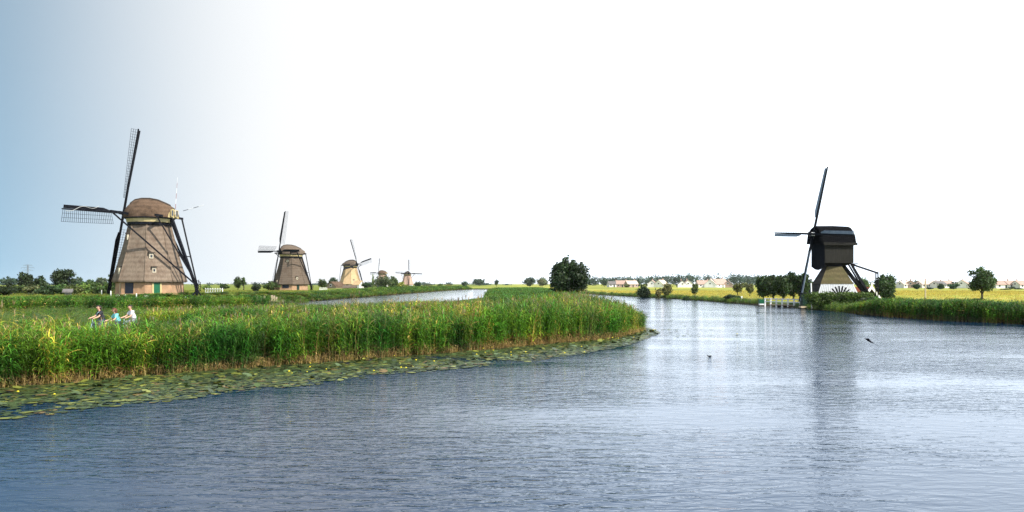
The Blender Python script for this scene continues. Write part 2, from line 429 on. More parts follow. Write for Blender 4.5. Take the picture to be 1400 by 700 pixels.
# ------------------------------------------------------------------ plan of the place (metres; water at z = 0)
W1 = np.array([(-38, 4), (-24, 20), (-17.2, 27.1), (-14.1, 31), (-9.5, 35), (-3.7, 40.5), (2.1, 47), (6.1, 51.3), (8.6, 57.0), (9.7, 61.5),
               (10.1, 68), (10.0, 80), (10.2, 95), (12.5, 130), (14, 180), (14, 240), (12, 300), (11, 380), (12, 470), (16, 470), (18, 380), (23, 300),
               (31, 233), (38.5, 185), (40, 148), (39.7, 128), (41.5, 113), (40.4, 88), (41.4, 75.5), (44.5, 70), (47, 55), (50, 30), (52, 4)], float)
W2 = np.array([(-160, 80), (-75, 84), (-40, 90), (-22, 104), (-12, 130), (-6.5, 190), (-6.8, 228), (-10, 330), (-13.5, 428), (-14, 500), (-26, 506),
               (-32, 450), (-35, 385), (-39, 240), (-40.5, 165), (-44.5, 150), (-53, 118), (-75, 108), (-160, 102)], float)

def sdist(P, poly):
    """signed distance, positive outside the polygon"""
    x, y = P[:, 0], P[:, 1]
    d = np.full(len(P), 1e18); inside = np.zeros(len(P), bool)
    n = len(poly)
    for i in range(n):
        a = poly[i]; b = poly[(i + 1) % n]; e = b - a
        t_ = np.clip(((x - a[0]) * e[0] + (y - a[1]) * e[1]) / (e @ e), 0, 1)
        d = np.minimum(d, (x - a[0] - t_ * e[0]) ** 2 + (y - a[1] - t_ * e[1]) ** 2)
        c = ((a[1] > y) != (b[1] > y)) & (x < (b[0] - a[0]) * (y - a[1]) / (b[1] - a[1] + 1e-12) + a[0])
        inside ^= c
    d = np.sqrt(d)
    return np.where(inside, -d, d)

def wob(x, y):
    return .5 * np.sin(x * .9 + 1.3 * np.sin(y * .31)) + .5 * np.sin(y * .83 + 1.7 * np.sin(x * .27 + 1))

def land(P):
    """ground height and distance to the water for points (N,2)"""
    P = np.asarray(P, float)
    x, y = P[:, 0], P[:, 1]
    d = np.minimum(sdist(P, W1), sdist(P, W2)) + .22 * wob(x * 1.1, y * 1.1)
    left = x < -10
    t_ = np.full(len(P), .60)
    west = sdist(P, W2)
    wl = (x < -25) & (y > 95) | (x < -38)
    wl &= ~((y < 92))
    t_ = np.where(wl, 1.25 - .35 * np.clip((y - 300) / 300, 0, 1), t_)
    t_ = np.where(wl, t_ + .45 * np.exp(-(((x + 57) / 21) ** 2 + ((y - 140) / 24) ** 2) ** 2), t_)
    right = x > 20
    t_ = np.where(right, .55 + .3 * np.exp(-((x - 46) / 7) ** 2 - ((y - 116) / 12) ** 2), t_)
    t_ = np.where(y > 520, .6, t_)
    t_ = np.where(y < 6, 1.9, t_)
    slope = np.where(right, .55, .45)
    z = np.minimum(np.clip(d * slope, -.9, None), t_)
    z = np.where(d > 2, z + .05 * wob(x * .6, y * .6), z)
    return z, d

def gz(x, y):
    return float(land(np.array([[x, y]]))[0][0])

def axis(lo, hi, step, far, grow=1.22):
    core = np.arange(lo, hi + 1e-6, step)
    out = []; s_ = step; v = hi
    while v < far: s_ *= grow; v += s_; out.append(v)
    out2 = []; s_ = step; v = lo
    while v > -far: s_ *= grow; v -= s_; out2.append(v)
    return np.array(out2[::-1] + list(core) + out)

gx_ = axis(-95, 75, 1.0, 9000)
gy_ = np.concatenate([axis(-4, 250, 1.0, 260)[(axis(-4, 250, 1.0, 260) >= -260) & (axis(-4, 250, 1.0, 260) <= 250)],
                      np.arange(252.5, 520, 2.5), 520 * 1.06 ** np.arange(0, 50)])
GX, GY = np.meshgrid(gx_, gy_)
GP = np.stack([GX.ravel(), GY.ravel()], 1)
gzv, gd = land(GP)
nx_, ny_ = len(gx_), len(gy_)
ii = np.arange(nx_ * ny_).reshape(ny_, nx_)
gf = np.stack([ii[:-1, :-1].ravel(), ii[:-1, 1:].ravel(), ii[1:, 1:].ravel(), ii[1:, :-1].ravel()], 1)
grass_c = np.array((.050, .088, .018)); hay_c = np.array((.34, .30, .075)); mud_c = np.array((.050, .038, .024)); hay2_c = np.array((.25, .29, .045))
gx1, gy1 = GP[:, 0], GP[:, 1]
gc = np.tile(grass_c, (len(GP), 1))
hayf = np.clip((gd - 1.2) / 2.5, 0, 1) * ((gx1 > 16) | ((gy1 > 515) & (gx1 > -45))) * (gy1 > 40)
hayf = hayf * np.clip(.78 + .35 * wob(gx1 * .07, gy1 * .05) , 0, 1)
strip = (.5 + .5 * np.sin(gy1 * .12 + .8 * np.sin(gx1 * .02)))[:, None]
hc = hay_c * strip + hay2_c * (1 - strip)
gc = gc * (1 - hayf[:, None]) + hc * hayf[:, None]
med = ((gx1 < -36) & (gy1 > 100) & (gd > 3))
gc[med] = gc[med] * .3 + np.array((.17, .19, .032)) * .7
gc = np.where((gd < .8)[:, None], mud_c, gc)
ground = link('ground', np_mesh('ground', np.c_[GP, gzv], gf, M['ground'], gc, True))
tag(ground, 'flat polder land of green banks and yellow hay fields along the river', 'ground', kind='structure')

wm = MB(); wm.add([(-400, -60, 0), (400, -60, 0), (400, 520, 0), (-400, 520, 0)], [(0, 1, 2, 3)])
water = wm.build('water', M['water'])
tag(water, 'wide rippled river reflecting the pale sky', 'water', kind='structure')

# towpath on the spit
pts = [(-34.6, 23.1), (-26.6, 31.6), (-20.8, 38.8), (-15.1, 44.1), (-9.1, 50.1), (-3.7, 55.4), (.4, 60), (2.5, 68), (2.6, 85), (2.5, 120), (3, 170), (3, 240)]
mb = MB(); L = []; Rr = []
for i, p in enumerate(pts):
    a = Vector(pts[max(i - 1, 0)]); b = Vector(pts[min(i + 1, len(pts) - 1)]); d = (b - a).normalized()
    q = Vector((-d.y, d.x)) * 1.7
    L.append((p[0] + q.x, p[1] + q.y, .70)); Rr.append((p[0] - q.x, p[1] - q.y, .70))
mb.add(L + Rr, [(i, i + 1, len(pts) + i + 1, len(pts) + i) for i in range(len(pts) - 1)])
M['path'] = mottled('shell_path', (.26, .23, .18), (.40, .36, .29), 1.2, .95)
tag(mb.build('path', M['path']), 'narrow pale towpath running along the reedy spit', 'path', kind='structure')

# ------------------------------------------------------------------ plant pieces (for scattered reeds and grass)
def ribbon(base, d0, bend, length, width, seg, r_, droop):
    """leaf blade as a strip; returns verts (2*(seg)+1) and tri/quad faces as quads (last is degenerate-free)"""
    pts_ = []; p = np.array(base, float); d = np.array(d0, float); d /= np.linalg.norm(d)
    for i in range(seg + 1):
        pts_.append(p.copy()); p = p + d * (length / seg)
        d = d + np.array((bend[0], bend[1], -droop)) / seg; d /= np.linalg.norm(d)
    side = np.cross(pts_[1] - pts_[0], (0, 0, 1.0)); nrm = np.linalg.norm(side)
    side = side / nrm if nrm > 1e-4 else np.array((1.0, 0, 0))
    a = r_.uniform(-.6, .6); up = np.array((0, 0, 1.0)); side = side * math.cos(a) + up * math.sin(a) * .6
    vs_ = []
    prof = [.55, 1.0, .8, .45, .06] if seg >= 4 else ([.7, 1.0, .6, .06] if seg == 3 else [1.0, .7, .06])
    for i, q in enumerate(pts_):
        w = width * prof[min(i, len(prof) - 1)] / 2
        vs_ += [q - side * w, q + side * w]
    fs_ = [(2 * i, 2 * i + 1, 2 * i + 3, 2 * i + 2) for i in range(seg)]
    return vs_, fs_

def plant_mesh(name, r_, nstem, spread, hmin, hmax, nleaf, leaf_len, leaf_w, green, tan, dead=0.1, mat=None, stem_w=.016, tops=0.0, leaf_from=.16):
    vv, ff, cc = [], [], []
    def put(vs_, fs_, col):
        b = len(vv); vv.extend(vs_); ff.extend([tuple(b + i for i in f) for f in fs_]); cc.extend(col)
    wind = np.array((.22, .06, 0))
    for _ in range(nstem):
        ang = r_.uniform(0, 2 * math.pi); rad = spread * math.sqrt(r_.uniform())
        base = np.array((rad * math.cos(ang), rad * math.sin(ang), -.12))
        h = r_.uniform(hmin, hmax); isdead = r_.uniform() < dead
        lean = np.array((r_.normal(0, .10), r_.normal(0, .10), 1.0)) + wind * r_.uniform(.2, .8)
        a2 = r_.uniform(0, math.pi); sx = np.array((math.cos(a2), math.sin(a2), 0)) * stem_w / 2
        p0 = base; p1 = base + np.array((lean[0] * .35, lean[1] * .35, 1)) * h * .5; p2 = base + np.array((lean[0] * .8, lean[1] * .8, 1)) * h
        g = np.array(green) * r_.uniform(.55, 1.5); g[0] *= r_.uniform(.8, 1.35)
        tn = np.array(tan) * r_.uniform(.7, 1.25)
        if isdead: g = tn * np.array((1.05, 1.0, .85))
        pq = p0 * .68 + p1 * .32
        put([p0 - sx, p0 + sx, pq - sx, pq + sx, p1 - sx * .9, p1 + sx * .9, p2 - sx * .4, p2 + sx * .4], [(0, 1, 3, 2), (2, 3, 5, 4), (4, 5, 7, 6)], [tn, tn, g * .6 + tn * .4, g * .6 + tn * .4, g, g, g, g])
        nl = nleaf if not isdead else max(2, nleaf // 3)
        for k in range(nl):
            f = leaf_from + (1 - leaf_from) * (k + r_.uniform(.1, .9)) / nl
            at = p0 * (1 - 2 * f) + p1 * 2 * f if f < .5 else p1 * (2 - 2 * f) + p2 * (2 * f - 1)
            th = r_.uniform(0, 2 * math.pi)
            dd = np.array((math.cos(th) * .75, math.sin(th) * .75, r_.uniform(.25, 1.2))) + wind
            ln = leaf_len * r_.uniform(.6, 1.2) * (1 - .25 * f)
            vs_, fs_ = ribbon(at, dd, (wind[0] * .8, wind[1] * .5), ln, leaf_w * r_.uniform(.7, 1.25), 3, r_, r_.uniform(.7, 2.6))
            lc = g * r_.uniform(.45, 2.0)
            if f < leaf_from + .14 and r_.uniform() < .5: lc = tn * .8
            put(vs_, fs_, [lc] * len(vs_))
        if tops and r_.uniform() < tops:       # feathery seed head
            for k in range(4):
                th = r_.uniform(0, 6.28)
                vs_, fs_ = ribbon(p2, (math.cos(th) * .25, math.sin(th) * .25, 1), (wind[0], wind[1]), r_.uniform(.16, .3), .03, 2, r_, .8)
                put(vs_, fs_, [np.array((.26, .20, .12)) * r_.uniform(.7, 1.2)] * len(vs_))
    return np_mesh(name, vv, ff, mat, np.array(cc))

def source(name, meshes):
    col = bpy.data.collections.new(name)
    for i, me in enumerate(meshes):
        o = bpy.data.objects.new('%s_%02d' % (name, i), me); col.objects.link(o)
    return col

def scatter(name, P, scl, col, nvar, label, cat, r_, group=None, tilt=.06):
    """one object that instances plant pieces at the points P (N,3)"""
    n = len(P)
    me = bpy.data.meshes.new(name)
    me.vertices.add(n); me.vertices.foreach_set('co', np.asarray(P, np.float32).ravel())
    rot = np.zeros((n, 3), np.float32); rot[:, 0] = r_.normal(0, tilt, n); rot[:, 1] = r_.normal(0, tilt, n); rot[:, 2] = r_.uniform(-.9, .9, n)
    s3 = np.asarray(scl, np.float32)
    if s3.ndim == 1: s3 = np.stack([s3, s3, s3], 1)
    for nm, tp, dat in (('rot', 'FLOAT_VECTOR', rot), ('scl', 'FLOAT_VECTOR', s3)):
        a = me.attributes.new(nm, tp, 'POINT'); a.data.foreach_set('vector', dat.ravel())
    a = me.attributes.new('pick', 'INT', 'POINT'); a.data.foreach_set('value', r_.integers(0, nvar, n).astype(np.int32))
    o = link(name, me)
    g = bpy.data.node_groups.new(name + '_nodes', 'GeometryNodeTree')
    g.interface.new_socket('Geometry', in_out='INPUT', socket_type='NodeSocketGeometry')
    g.interface.new_socket('Geometry', in_out='OUTPUT', socket_type='NodeSocketGeometry')
    gi = g.nodes.new('NodeGroupInput'); go = g.nodes.new('NodeGroupOutput')
    ip = g.nodes.new('GeometryNodeInstanceOnPoints'); ci = g.nodes.new('GeometryNodeCollectionInfo')
    ci.inputs['Collection'].default_value = col; ci.inputs['Separate Children'].default_value = True; ci.inputs['Reset Children'].default_value = True
    ip.inputs['Pick Instance'].default_value = True
    def na(nm, tp):
        q = g.nodes.new('GeometryNodeInputNamedAttribute'); q.data_type = tp; q.inputs['Name'].default_value = nm
        return q.outputs['Attribute']
    g.links.new(gi.outputs[0], ip.inputs['Points']); g.links.new(ci.outputs[0], ip.inputs['Instance'])
    g.links.new(na('pick', 'INT'), ip.inputs['Instance Index']); g.links.new(na('rot', 'FLOAT_VECTOR'), ip.inputs['Rotation']); g.links.new(na('scl', 'FLOAT_VECTOR'), ip.inputs['Scale'])
    g.links.new(ip.outputs[0], go.inputs[0])
    md = o.modifiers.new('scatter', 'NODES'); md.node_group = g
    tag(o, label, cat, group, 'stuff')
    return o

rr = np.random.default_rng(21)
GREEN = (.040, .122, .010); YGREEN = (.108, .200, .014); TAN = (.30, .20, .085)
reed_src = source('reed_clump', [plant_mesh('reed_clump', rr, 12, .34, 1.45, 2.05, 13, .60, .030, GREEN, TAN, dead=.03, mat=M['reed'], tops=0) for _ in range(4)]
                  + [plant_mesh('reed_clump', rr, 12, .34, 1.5, 2.15, 13, .60, .030, YGREEN, TAN, dead=.12, mat=M['reed'], tops=.03) for _ in range(2)]
                  + [plant_mesh('reed_clump', rr, 10, .30, 1.5, 2.2, 9, .55, .028, (.20, .21, .03), (.42, .32, .11), dead=.45, mat=M['reed'], tops=.1)])
stub_src = source('reed_stub', [plant_mesh('reed_stub', rr, 16, .30, .25, .6, 2, .3, .022, (.16, .15, .03), (.30, .22, .10), dead=.7, mat=M['grass'], stem_w=.022) for _ in range(3)])
far_reed_src = source('far_reed', [plant_mesh('far_reed', rr, 16, .55, 1.4, 2.1, 5, .62, .06, c_, TAN, dead=.05, mat=M['reed'], stem_w=.03) for c_ in (GREEN, GREEN, YGREEN, (.065, .14, .016))])
tall_src = source('tall_grass', [plant_mesh('tall_grass', rr, 26, .40, .55, 1.05, 3, .5, .024, c_, (.25, .22, .08), dead=.12, mat=M['grass'], stem_w=.012, leaf_from=.05) for c_ in (GREEN, (.075, .13, .028), YGREEN, (.07, .12, .05))])
meadow_src = source('meadow_tuft', [plant_mesh('meadow_tuft', rr, 22, .55, .16, .40, 2, .26, .03, c_, (.22, .20, .06), dead=.15, mat=M['grass'], stem_w=.02, leaf_from=.02) for c_ in ((.15, .19, .024), (.19, .205, .03), (.085, .145, .018))])
hay_src = source('hay_tuft', [plant_mesh('hay_tuft', rr, 20, .6, .14, .36, 1, .22, .03, c_, (.40, .33, .08), dead=.3, mat=M['grass'], stem_w=.025, leaf_from=.02) for c_ in ((.36, .31, .055), (.30, .30, .05), (.42, .34, .07))])

def poly_sample(poly, n, r_):
    poly = np.asarray(poly, float); lo = poly.min(0); hi = poly.max(0); out = np.zeros((0, 2))
    while len(out) < n:
        q = r_.uniform(lo, hi, (n * 3, 2)); out = np.r_[out, q[sdist(q, poly) < 0]]
    return out[:n]

# front reed bed: follows the water edge, u = distance inland
edge = np.array([(-30, 13), (-24, 20), (-17.2, 27.1), (-14.1, 31), (-9.5, 35), (-3.7, 40.5), (2.1, 47), (6.1, 51.3), (8.6, 57.0), (9.7, 61.5), (10.1, 68), (10.0, 80)])
def along(edge_, n, r_):
    seg = np.diff(edge_, axis=0); ln = np.hypot(seg[:, 0], seg[:, 1]); cum = np.r_[0, np.cumsum(ln)]
    s_ = r_.uniform(0, cum[-1], n); k = np.clip(np.searchsorted(cum, s_) - 1, 0, len(seg) - 1)
    t_ = (s_ - cum[k]) / ln[k]; p = edge_[k] + seg[k] * t_[:, None]
    nrm = np.stack([-seg[k][:, 1], seg[k][:, 0]], 1) / ln[k][:, None]
    return p, nrm
def bed_height(P, u):
    h = np.interp(P[:, 0], [-30, -19, -11, -4, 2, 12], [.80, .80, .92, 1.06, 1.14, 1.16])
    return h * (.93 + .10 * wob(P[:, 0] * .55, P[:, 1] * .5) + .05 * wob(P[:, 0] * 1.7, P[:, 1] * 1.4))
n = 3600
p, nrm = along(edge, n, rr)
u = rr.uniform(0, 1, n) ** 1.25 * 7.4 - .15
P = p + nrm * u[:, None]
z, d = land(P)
top = np.interp(P[:, 0], [-30, -19, -10, -4, 2, 12], [1.95, 1.95, 2.05, 2.25, 2.4, 2.4]) + .16 * wob(P[:, 0] * .55, P[:, 1] * .5) + .12 * wob(P[:, 0] * 1.7, P[:, 1] * 1.4)
top -= np.where(u > 3.0, np.interp(P[:, 0], [-12, -6, 0], [.06, .08, .0]), 0)
wt_ = np.clip((P[:, 0] - 4.5) / 3.0, 0, 1) * np.clip((P[:, 1] - 49) / 5, 0, 1)
top = top * (1 - wt_) + np.minimum(top, 1.1 + .42 * np.clip(10.2 - P[:, 0], 0, 9)) * wt_
hh = (top - np.maximum(z, -.1)) / 2.0 * rr.uniform(.78, 1.10, n)
keep = (u < 7.3)
scatter('reed_bed', np.c_[P, np.maximum(z, -.1)][keep], np.stack([np.full(n, 1.0), np.full(n, 1.0), hh], 1)[keep], reed_src, 7, 'dense green reed bed along the near edge of the spit, with lily pads before it', 'reeds', rr)
n = 130
p, nrm = along(edge, n, rr); u = rr.uniform(.1, 4.5, n); P = p + nrm * u[:, None]; z, d = land(P); keep = (P[:, 0] < 7) & ~((P[:, 0] < -11) & (P[:, 0] > -19))
dry_src = source('dry_reed', [plant_mesh('dry_reed', rr, 7, .32, 1.7, 2.25, 5, .5, .034, (.26, .25, .035), (.46, .36, .13), dead=.55, mat=M['reed'], tops=.5) for _ in range(3)])
scatter('dry_reeds', np.c_[P, z][keep], rr.uniform(.9, 1.1, n)[keep], dry_src, 3, 'scattered pale yellow dry reed stalks standing out of the green reed bed', 'reeds', rr)
n = 1000
p, nrm = along(edge, n, rr); u = rr.uniform(-.3, .4, n); P = p + nrm * u[:, None]
scatter('dead_reed_stubs', np.c_[P, np.full(n, -.05)], rr.uniform(.6, 1.15, n), stub_src, 3, 'tan dead reed stubs along the waterline under the green reed bed', 'reed stubs', rr)

# second row behind the path and low rough growth between
n = 1500
pe = np.array([(-19, 45.5), (-14, 51), (-9, 56), (-4, 62), (-1.5, 70)])
p, nrm = along(pe, n, rr); u = rr.uniform(0, 5.5, n); P = p + nrm * u[:, None]; z, d = land(P)
hb = (np.interp(P[:, 0], [-26, -19, -10], [1.9, 2.1, 2.1]) - z + .25) / 2.05
scatter('reed_bed', np.c_[P, z - .25], np.stack([np.ones(n), np.ones(n), hb * rr.uniform(.85, 1.05, n)], 1), reed_src, 7, 'darker reed row on the far side of the path, below the two nearer brick-based windmills', 'reeds', rr)
n = 5200
P = poly_sample([(-70, 30), (-34, 26), (-26, 33), (-21, 40), (-16, 48), (-2, 64), (-5, 110), (-14, 122), (-24, 100), (-40, 88), (-80, 80)], n, rr); z, d = land(P)
keep = d > .5
keep &= sdist(P, np.array([(-33.2, 21.8), (-19.6, 37.6), (-7.9, 48.9), (-10.3, 51.3), (-22, 40.2), (-36, 24.4)])) > .1
scatter('rough_grass', np.c_[P, z][keep], np.stack([np.ones(n), np.ones(n), rr.uniform(.55, .9, n) * (1 + .2 * wob(P[:, 0] * .2, P[:, 1] * .22)) * np.interp(P[:, 1], [40, 50], [.6, 1.0]) * np.interp(P[:, 0], [-40, -28], [1, .75])], 1)[keep], tall_src, 4, 'rough tall grass behind the cyclists on the spit', 'grass', rr)
n = 1500
P = poly_sample([(-100, 77), (-60, 78), (-38, 82), (-30, 87), (-29, 97), (-40, 90.5), (-75, 85), (-100, 83)], n, rr); z, d = land(P)
keep = d > -.3
scatter('reed_bed', np.c_[P, z][keep], np.stack([np.ones(n) * 1.1, np.ones(n) * 1.1, (2.25 - z) / 2.0 * rr.uniform(.85, 1.05, n)], 1)[keep], far_reed_src, 4, 'dark green reed band across the back of the spit before the large windmill', 'reeds', rr)
# spit interior, a solid mass of reeds far down the middle
n = 6500
P = poly_sample([(0, 63), (3, 58), (8.6, 60), (9.7, 68), (9.9, 95), (12.3, 130), (13.7, 180), (13.5, 250), (10, 330), (-9.5, 330), (-6.6, 228), (-5.8, 190), (-3.6, 110), (-2, 80)], n, rr)
z, d = land(P); keep = (d > -.2)
hs_ = (np.minimum(2.22 + .2 * wob(P[:, 0] * .16, P[:, 1] * .11), 1.15 + .42 * np.clip(d, 0, 9)) - z) / 2.0 * rr.uniform(.88, 1.08, n)
scatter('reed_bed', np.c_[P, z - .05][keep], np.stack([np.ones(n) * 1.25, np.ones(n) * 1.25, hs_], 1)[keep], far_reed_src, 4, 'broad green reed bed running back along the middle of the spit to the big dark tree', 'reeds', rr)
# right bank
n = 2100
p, nrm = along(np.array([(47.5, 54), (44.5, 70), (41.4, 75.5), (40.4, 88), (41.0, 98)]), n, rr); u = rr.uniform(0, 1, n) ** 1.1 * 3.6 - .2
P = p - nrm * u[:, None]; P[:, 0] = np.where(P[:, 0] < 39, P[:, 0] + 2, P[:, 0]); z, d = land(P)
scatter('reed_bed', np.c_[P, np.maximum(z, -.1)], np.stack([np.ones(n) * 1.05, np.ones(n) * 1.05, (np.interp(P[:, 1], [70, 88, 93, 99], [1.95, 1.9, 1.45, .9]) + .22 * wob(P[:, 0] * .9, P[:, 1] * .45) + .12 * wob(P[:, 0] * 1.9, P[:, 1] * 1.6) - np.maximum(z, 0)) / 2.0 * rr.uniform(.72, 1.08, n)], 1), far_reed_src, 4, 'rounded green reed fringe on the bank before the yellow field', 'reeds', rr)
# low dark fringe along the rest of the right bank
n = 1300
p, nrm = along(np.array([(40.2, 128), (40, 148), (38.5, 185), (31, 233), (23, 300)]), n, rr); u = rr.uniform(-.1, .8, n); P = p + nrm * -u[:, None]
z, d = land(P)
scatter('bank_grass', np.c_[P, np.maximum(z, 0)], rr.uniform(.5, .95, n), tall_src, 4, 'dark grassy lip of the far bank below the yellow field', 'grass', rr)
n = 900
p, nrm = along(np.array([(39.9, 126), (41.5, 113), (40.4, 96)]), n, rr); u = rr.uniform(-.1, 3.6, n); P = p - nrm * u[:, None]; P[:, 0] = np.where(P[:, 0] < 39.5, P[:, 0] + 2.5, P[:, 0])
z, d = land(P); keep = (d > -.2) & ~((P[:, 1] > 115.5) & (P[:, 0] < 43))
scatter('bank_grass', np.c_[P, np.maximum(z, 0)][keep], rr.uniform(.6, 1.1, n)[keep], tall_src, 4, 'long dark grass on the bank under the clipped mill hedge', 'grass', rr)
# west bank of the back channel
n = 3600
p, nrm = along(np.array([(-100, 104), (-75, 108), (-53, 118), (-44.5, 150), (-40.5, 165), (-39, 240), (-35, 385), (-32, 450), (-26, 506)]), n, rr)
u = rr.uniform(0, 1, n) ** 1.4 * 6; P = p + nrm * u[:, None]; z, d = land(P); keep = (d > -.3)
scatter('bank_reeds', np.c_[P, np.maximum(z, 0)][keep], np.stack([np.ones(n) * 1.3, np.ones(n) * 1.3, np.interp(P[:, 1], [130, 160, 200, 260, 500], [.22, .26, .42, .62, .7]) * rr.uniform(.7, 1.15, n)], 1)[keep], far_reed_src, 4, 'bright green bank growth below the row of thatched windmills', 'reeds', rr)
n = 9000
P = poly_sample([(-130, 112), (-55, 121), (-46, 150), (-42, 168), (-41, 260), (-110, 260), (-170, 200)], n, rr); z, d = land(P)
r1 = np.hypot(P[:, 0] + 59.5, P[:, 1] - 132)
keep = (d > 1) & (r1 > 6.5)
scatter('meadow_grass', np.c_[P, z][keep], np.interp(P[:, 1], [112, 260], [.8, 1.3])[keep] * rr.uniform(.7, 1.2, keep.sum()), meadow_src, 3, 'short meadow grass around the left hand windmills', 'grass', rr)
n = 12000
P = poly_sample([(43, 80), (120, 80), (190, 160), (200, 330), (32, 330), (33, 240), (41, 190), (43, 140)], n, rr); z, d = land(P)
keep = (d > 2.0) & (np.hypot(P[:, 0] - 46, P[:, 1] - 115) > 6)
scatter('hay_field', np.c_[P, z][keep], np.interp(P[:, 1], [80, 330], [.8, 1.7])[keep] * rr.uniform(.7, 1.25, keep.sum()), hay_src, 3, 'sunlit yellow hay grass of the field behind the right bank', 'hay', rr)

# ------------------------------------------------------------------ lily pads
def pads():
    r_ = np.random.default_rng(5)
    outer = np.array([(-23, 10.5), (-13.1, 20.6), (-10.9, 24), (-7.6, 27.7), (-3.0, 32.9), (1.7, 37.7), (5.8, 44.5), (8.4, 51), (10.4, 57.5), (10.9, 62)])
    inner = np.array([(-30, 13), (-17.2, 27.1), (-14.1, 31), (-9.5, 35), (-3.7, 40.5), (2.1, 47), (6.1, 51.3), (8.6, 57.0), (9.7, 61.5), (10.1, 66)])
    P = []
    n_try = 26000
    k = r_.uniform(0, len(outer) - 1.001, n_try); i = k.astype(int); t_ = k - i
    o_ = outer[i] * (1 - t_)[:, None] + outer[i + 1] * t_[:, None]; q_ = inner[i] * (1 - t_)[:, None] + inner[i + 1] * t_[:, None]
    f = r_.uniform(-.02, 1.08, n_try)
    P = q_ * (1 - f)[:, None] + o_ * f[:, None]
    patch = wob(P[:, 0] * 1.1 + .6 * P[:, 1], P[:, 1] * .55) + .6 * wob(P[:, 0] * 2.7, P[:, 1] * 2.1 + 4)
    prob = np.clip(1.05 - np.clip(f - .88, 0, 1) * 3.0 + patch * .55 - .32 * f, 0, 1)
    P = P[r_.uniform(0, 1, n_try) < prob]
    ex = np.c_[r_.uniform(10.8, 16.5, 900), r_.uniform(52, 80, 900)]
    ex = ex[r_.uniform(0, 1, len(ex)) < np.exp(-(ex[:, 0] - 10.8) / 2.2) * (.5 + .5 * wob(ex[:, 0] * 2, ex[:, 1]))]
    P = np.r_[P, ex]
    n = len(P); m_ = 9
    rad = .05 + .13 * r_.uniform(0, 1, n) ** 1.8; rot = r_.uniform(0, 6.28, n)
    ang = np.linspace(.22, 2 * np.pi - .22, m_)
    tx = r_.normal(0, .025, n); ty = r_.normal(0, .025, n); up = r_.uniform(.012, .03, n)
    lifted = r_.uniform(0, 1, n) < .04
    tx = np.where(lifted, r_.normal(0, .22, n), tx); ty = np.where(lifted, r_.normal(0, .22, n), ty); up = np.where(lifted, up + .05, up)
    lx = np.c_[np.zeros(n), rad[:, None] * 1.12 * np.cos(ang)]; ly = np.c_[np.zeros(n), rad[:, None] * np.sin(ang) * .92]
    X = P[:, 0, None] + lx * np.cos(rot)[:, None] - ly * np.sin(rot)[:, None]
    Y = P[:, 1, None] + lx * np.sin(rot)[:, None] + ly * np.cos(rot)[:, None]
    Z = up[:, None] + tx[:, None] * lx + ty[:, None] * ly
    Z = np.maximum(Z, .006)
    vv = np.stack([X, Y, Z], 2).reshape(-1, 3)
    b = (np.arange(n) * (m_ + 1))[:, None]
    ff = np.concatenate([np.stack([b[:, 0], b[:, 0] + 1 + j, b[:, 0] + 2 + j], 1) for j in range(m_ - 1)])
    base = np.array((.052, .082, .025)) * r_.uniform(.35, 1.45, n)[:, None]
    yel = r_.uniform(0, 1, n) < .16
    base[yel] = np.array((.17, .19, .035)) * r_.uniform(.7, 1.3, yel.sum())[:, None]
    old = r_.uniform(0, 1, n) < .05
    base[old] = np.array((.16, .11, .04))
    o = link('lily_pads', np_mesh('lily_pads', vv, ff, M['lily'], np.repeat(base, m_ + 1, 0)))
    tag(o, 'band of floating green lily pads along the reed edge', 'lily pads', kind='stuff')
    # yellow flowers held just above the pads
    q = P[r_.choice(n, 50, replace=False)]
    mb = MB()
    for x, y in q:
        s_ = r_.uniform(.022, .042); h = r_.uniform(.05, .14)
        mb.tube([(x, y, 0), (x + .01, y, h)], .006, 4, 1)
        ring = lambda zz, rr_: [(x + rr_ * math.cos(t) , y + rr_ * math.sin(t), zz) for t in np.linspace(0, 6.28, 7)[:-1]]
        mb.loft([ring(h, s_ * .4), ring(h + s_ * .6, s_), ring(h + s_ * 1.3, s_ * .85)], True, True, True, 0)
    fm = mottled('yellow_petal', (.62, .48, .02), (.75, .62, .04), 20, .5)
    tag(mb.build('lily_flowers', [fm, M['green_paint']]), 'small yellow water lily flowers among the pads', 'flowers', kind='stuff')
pads()

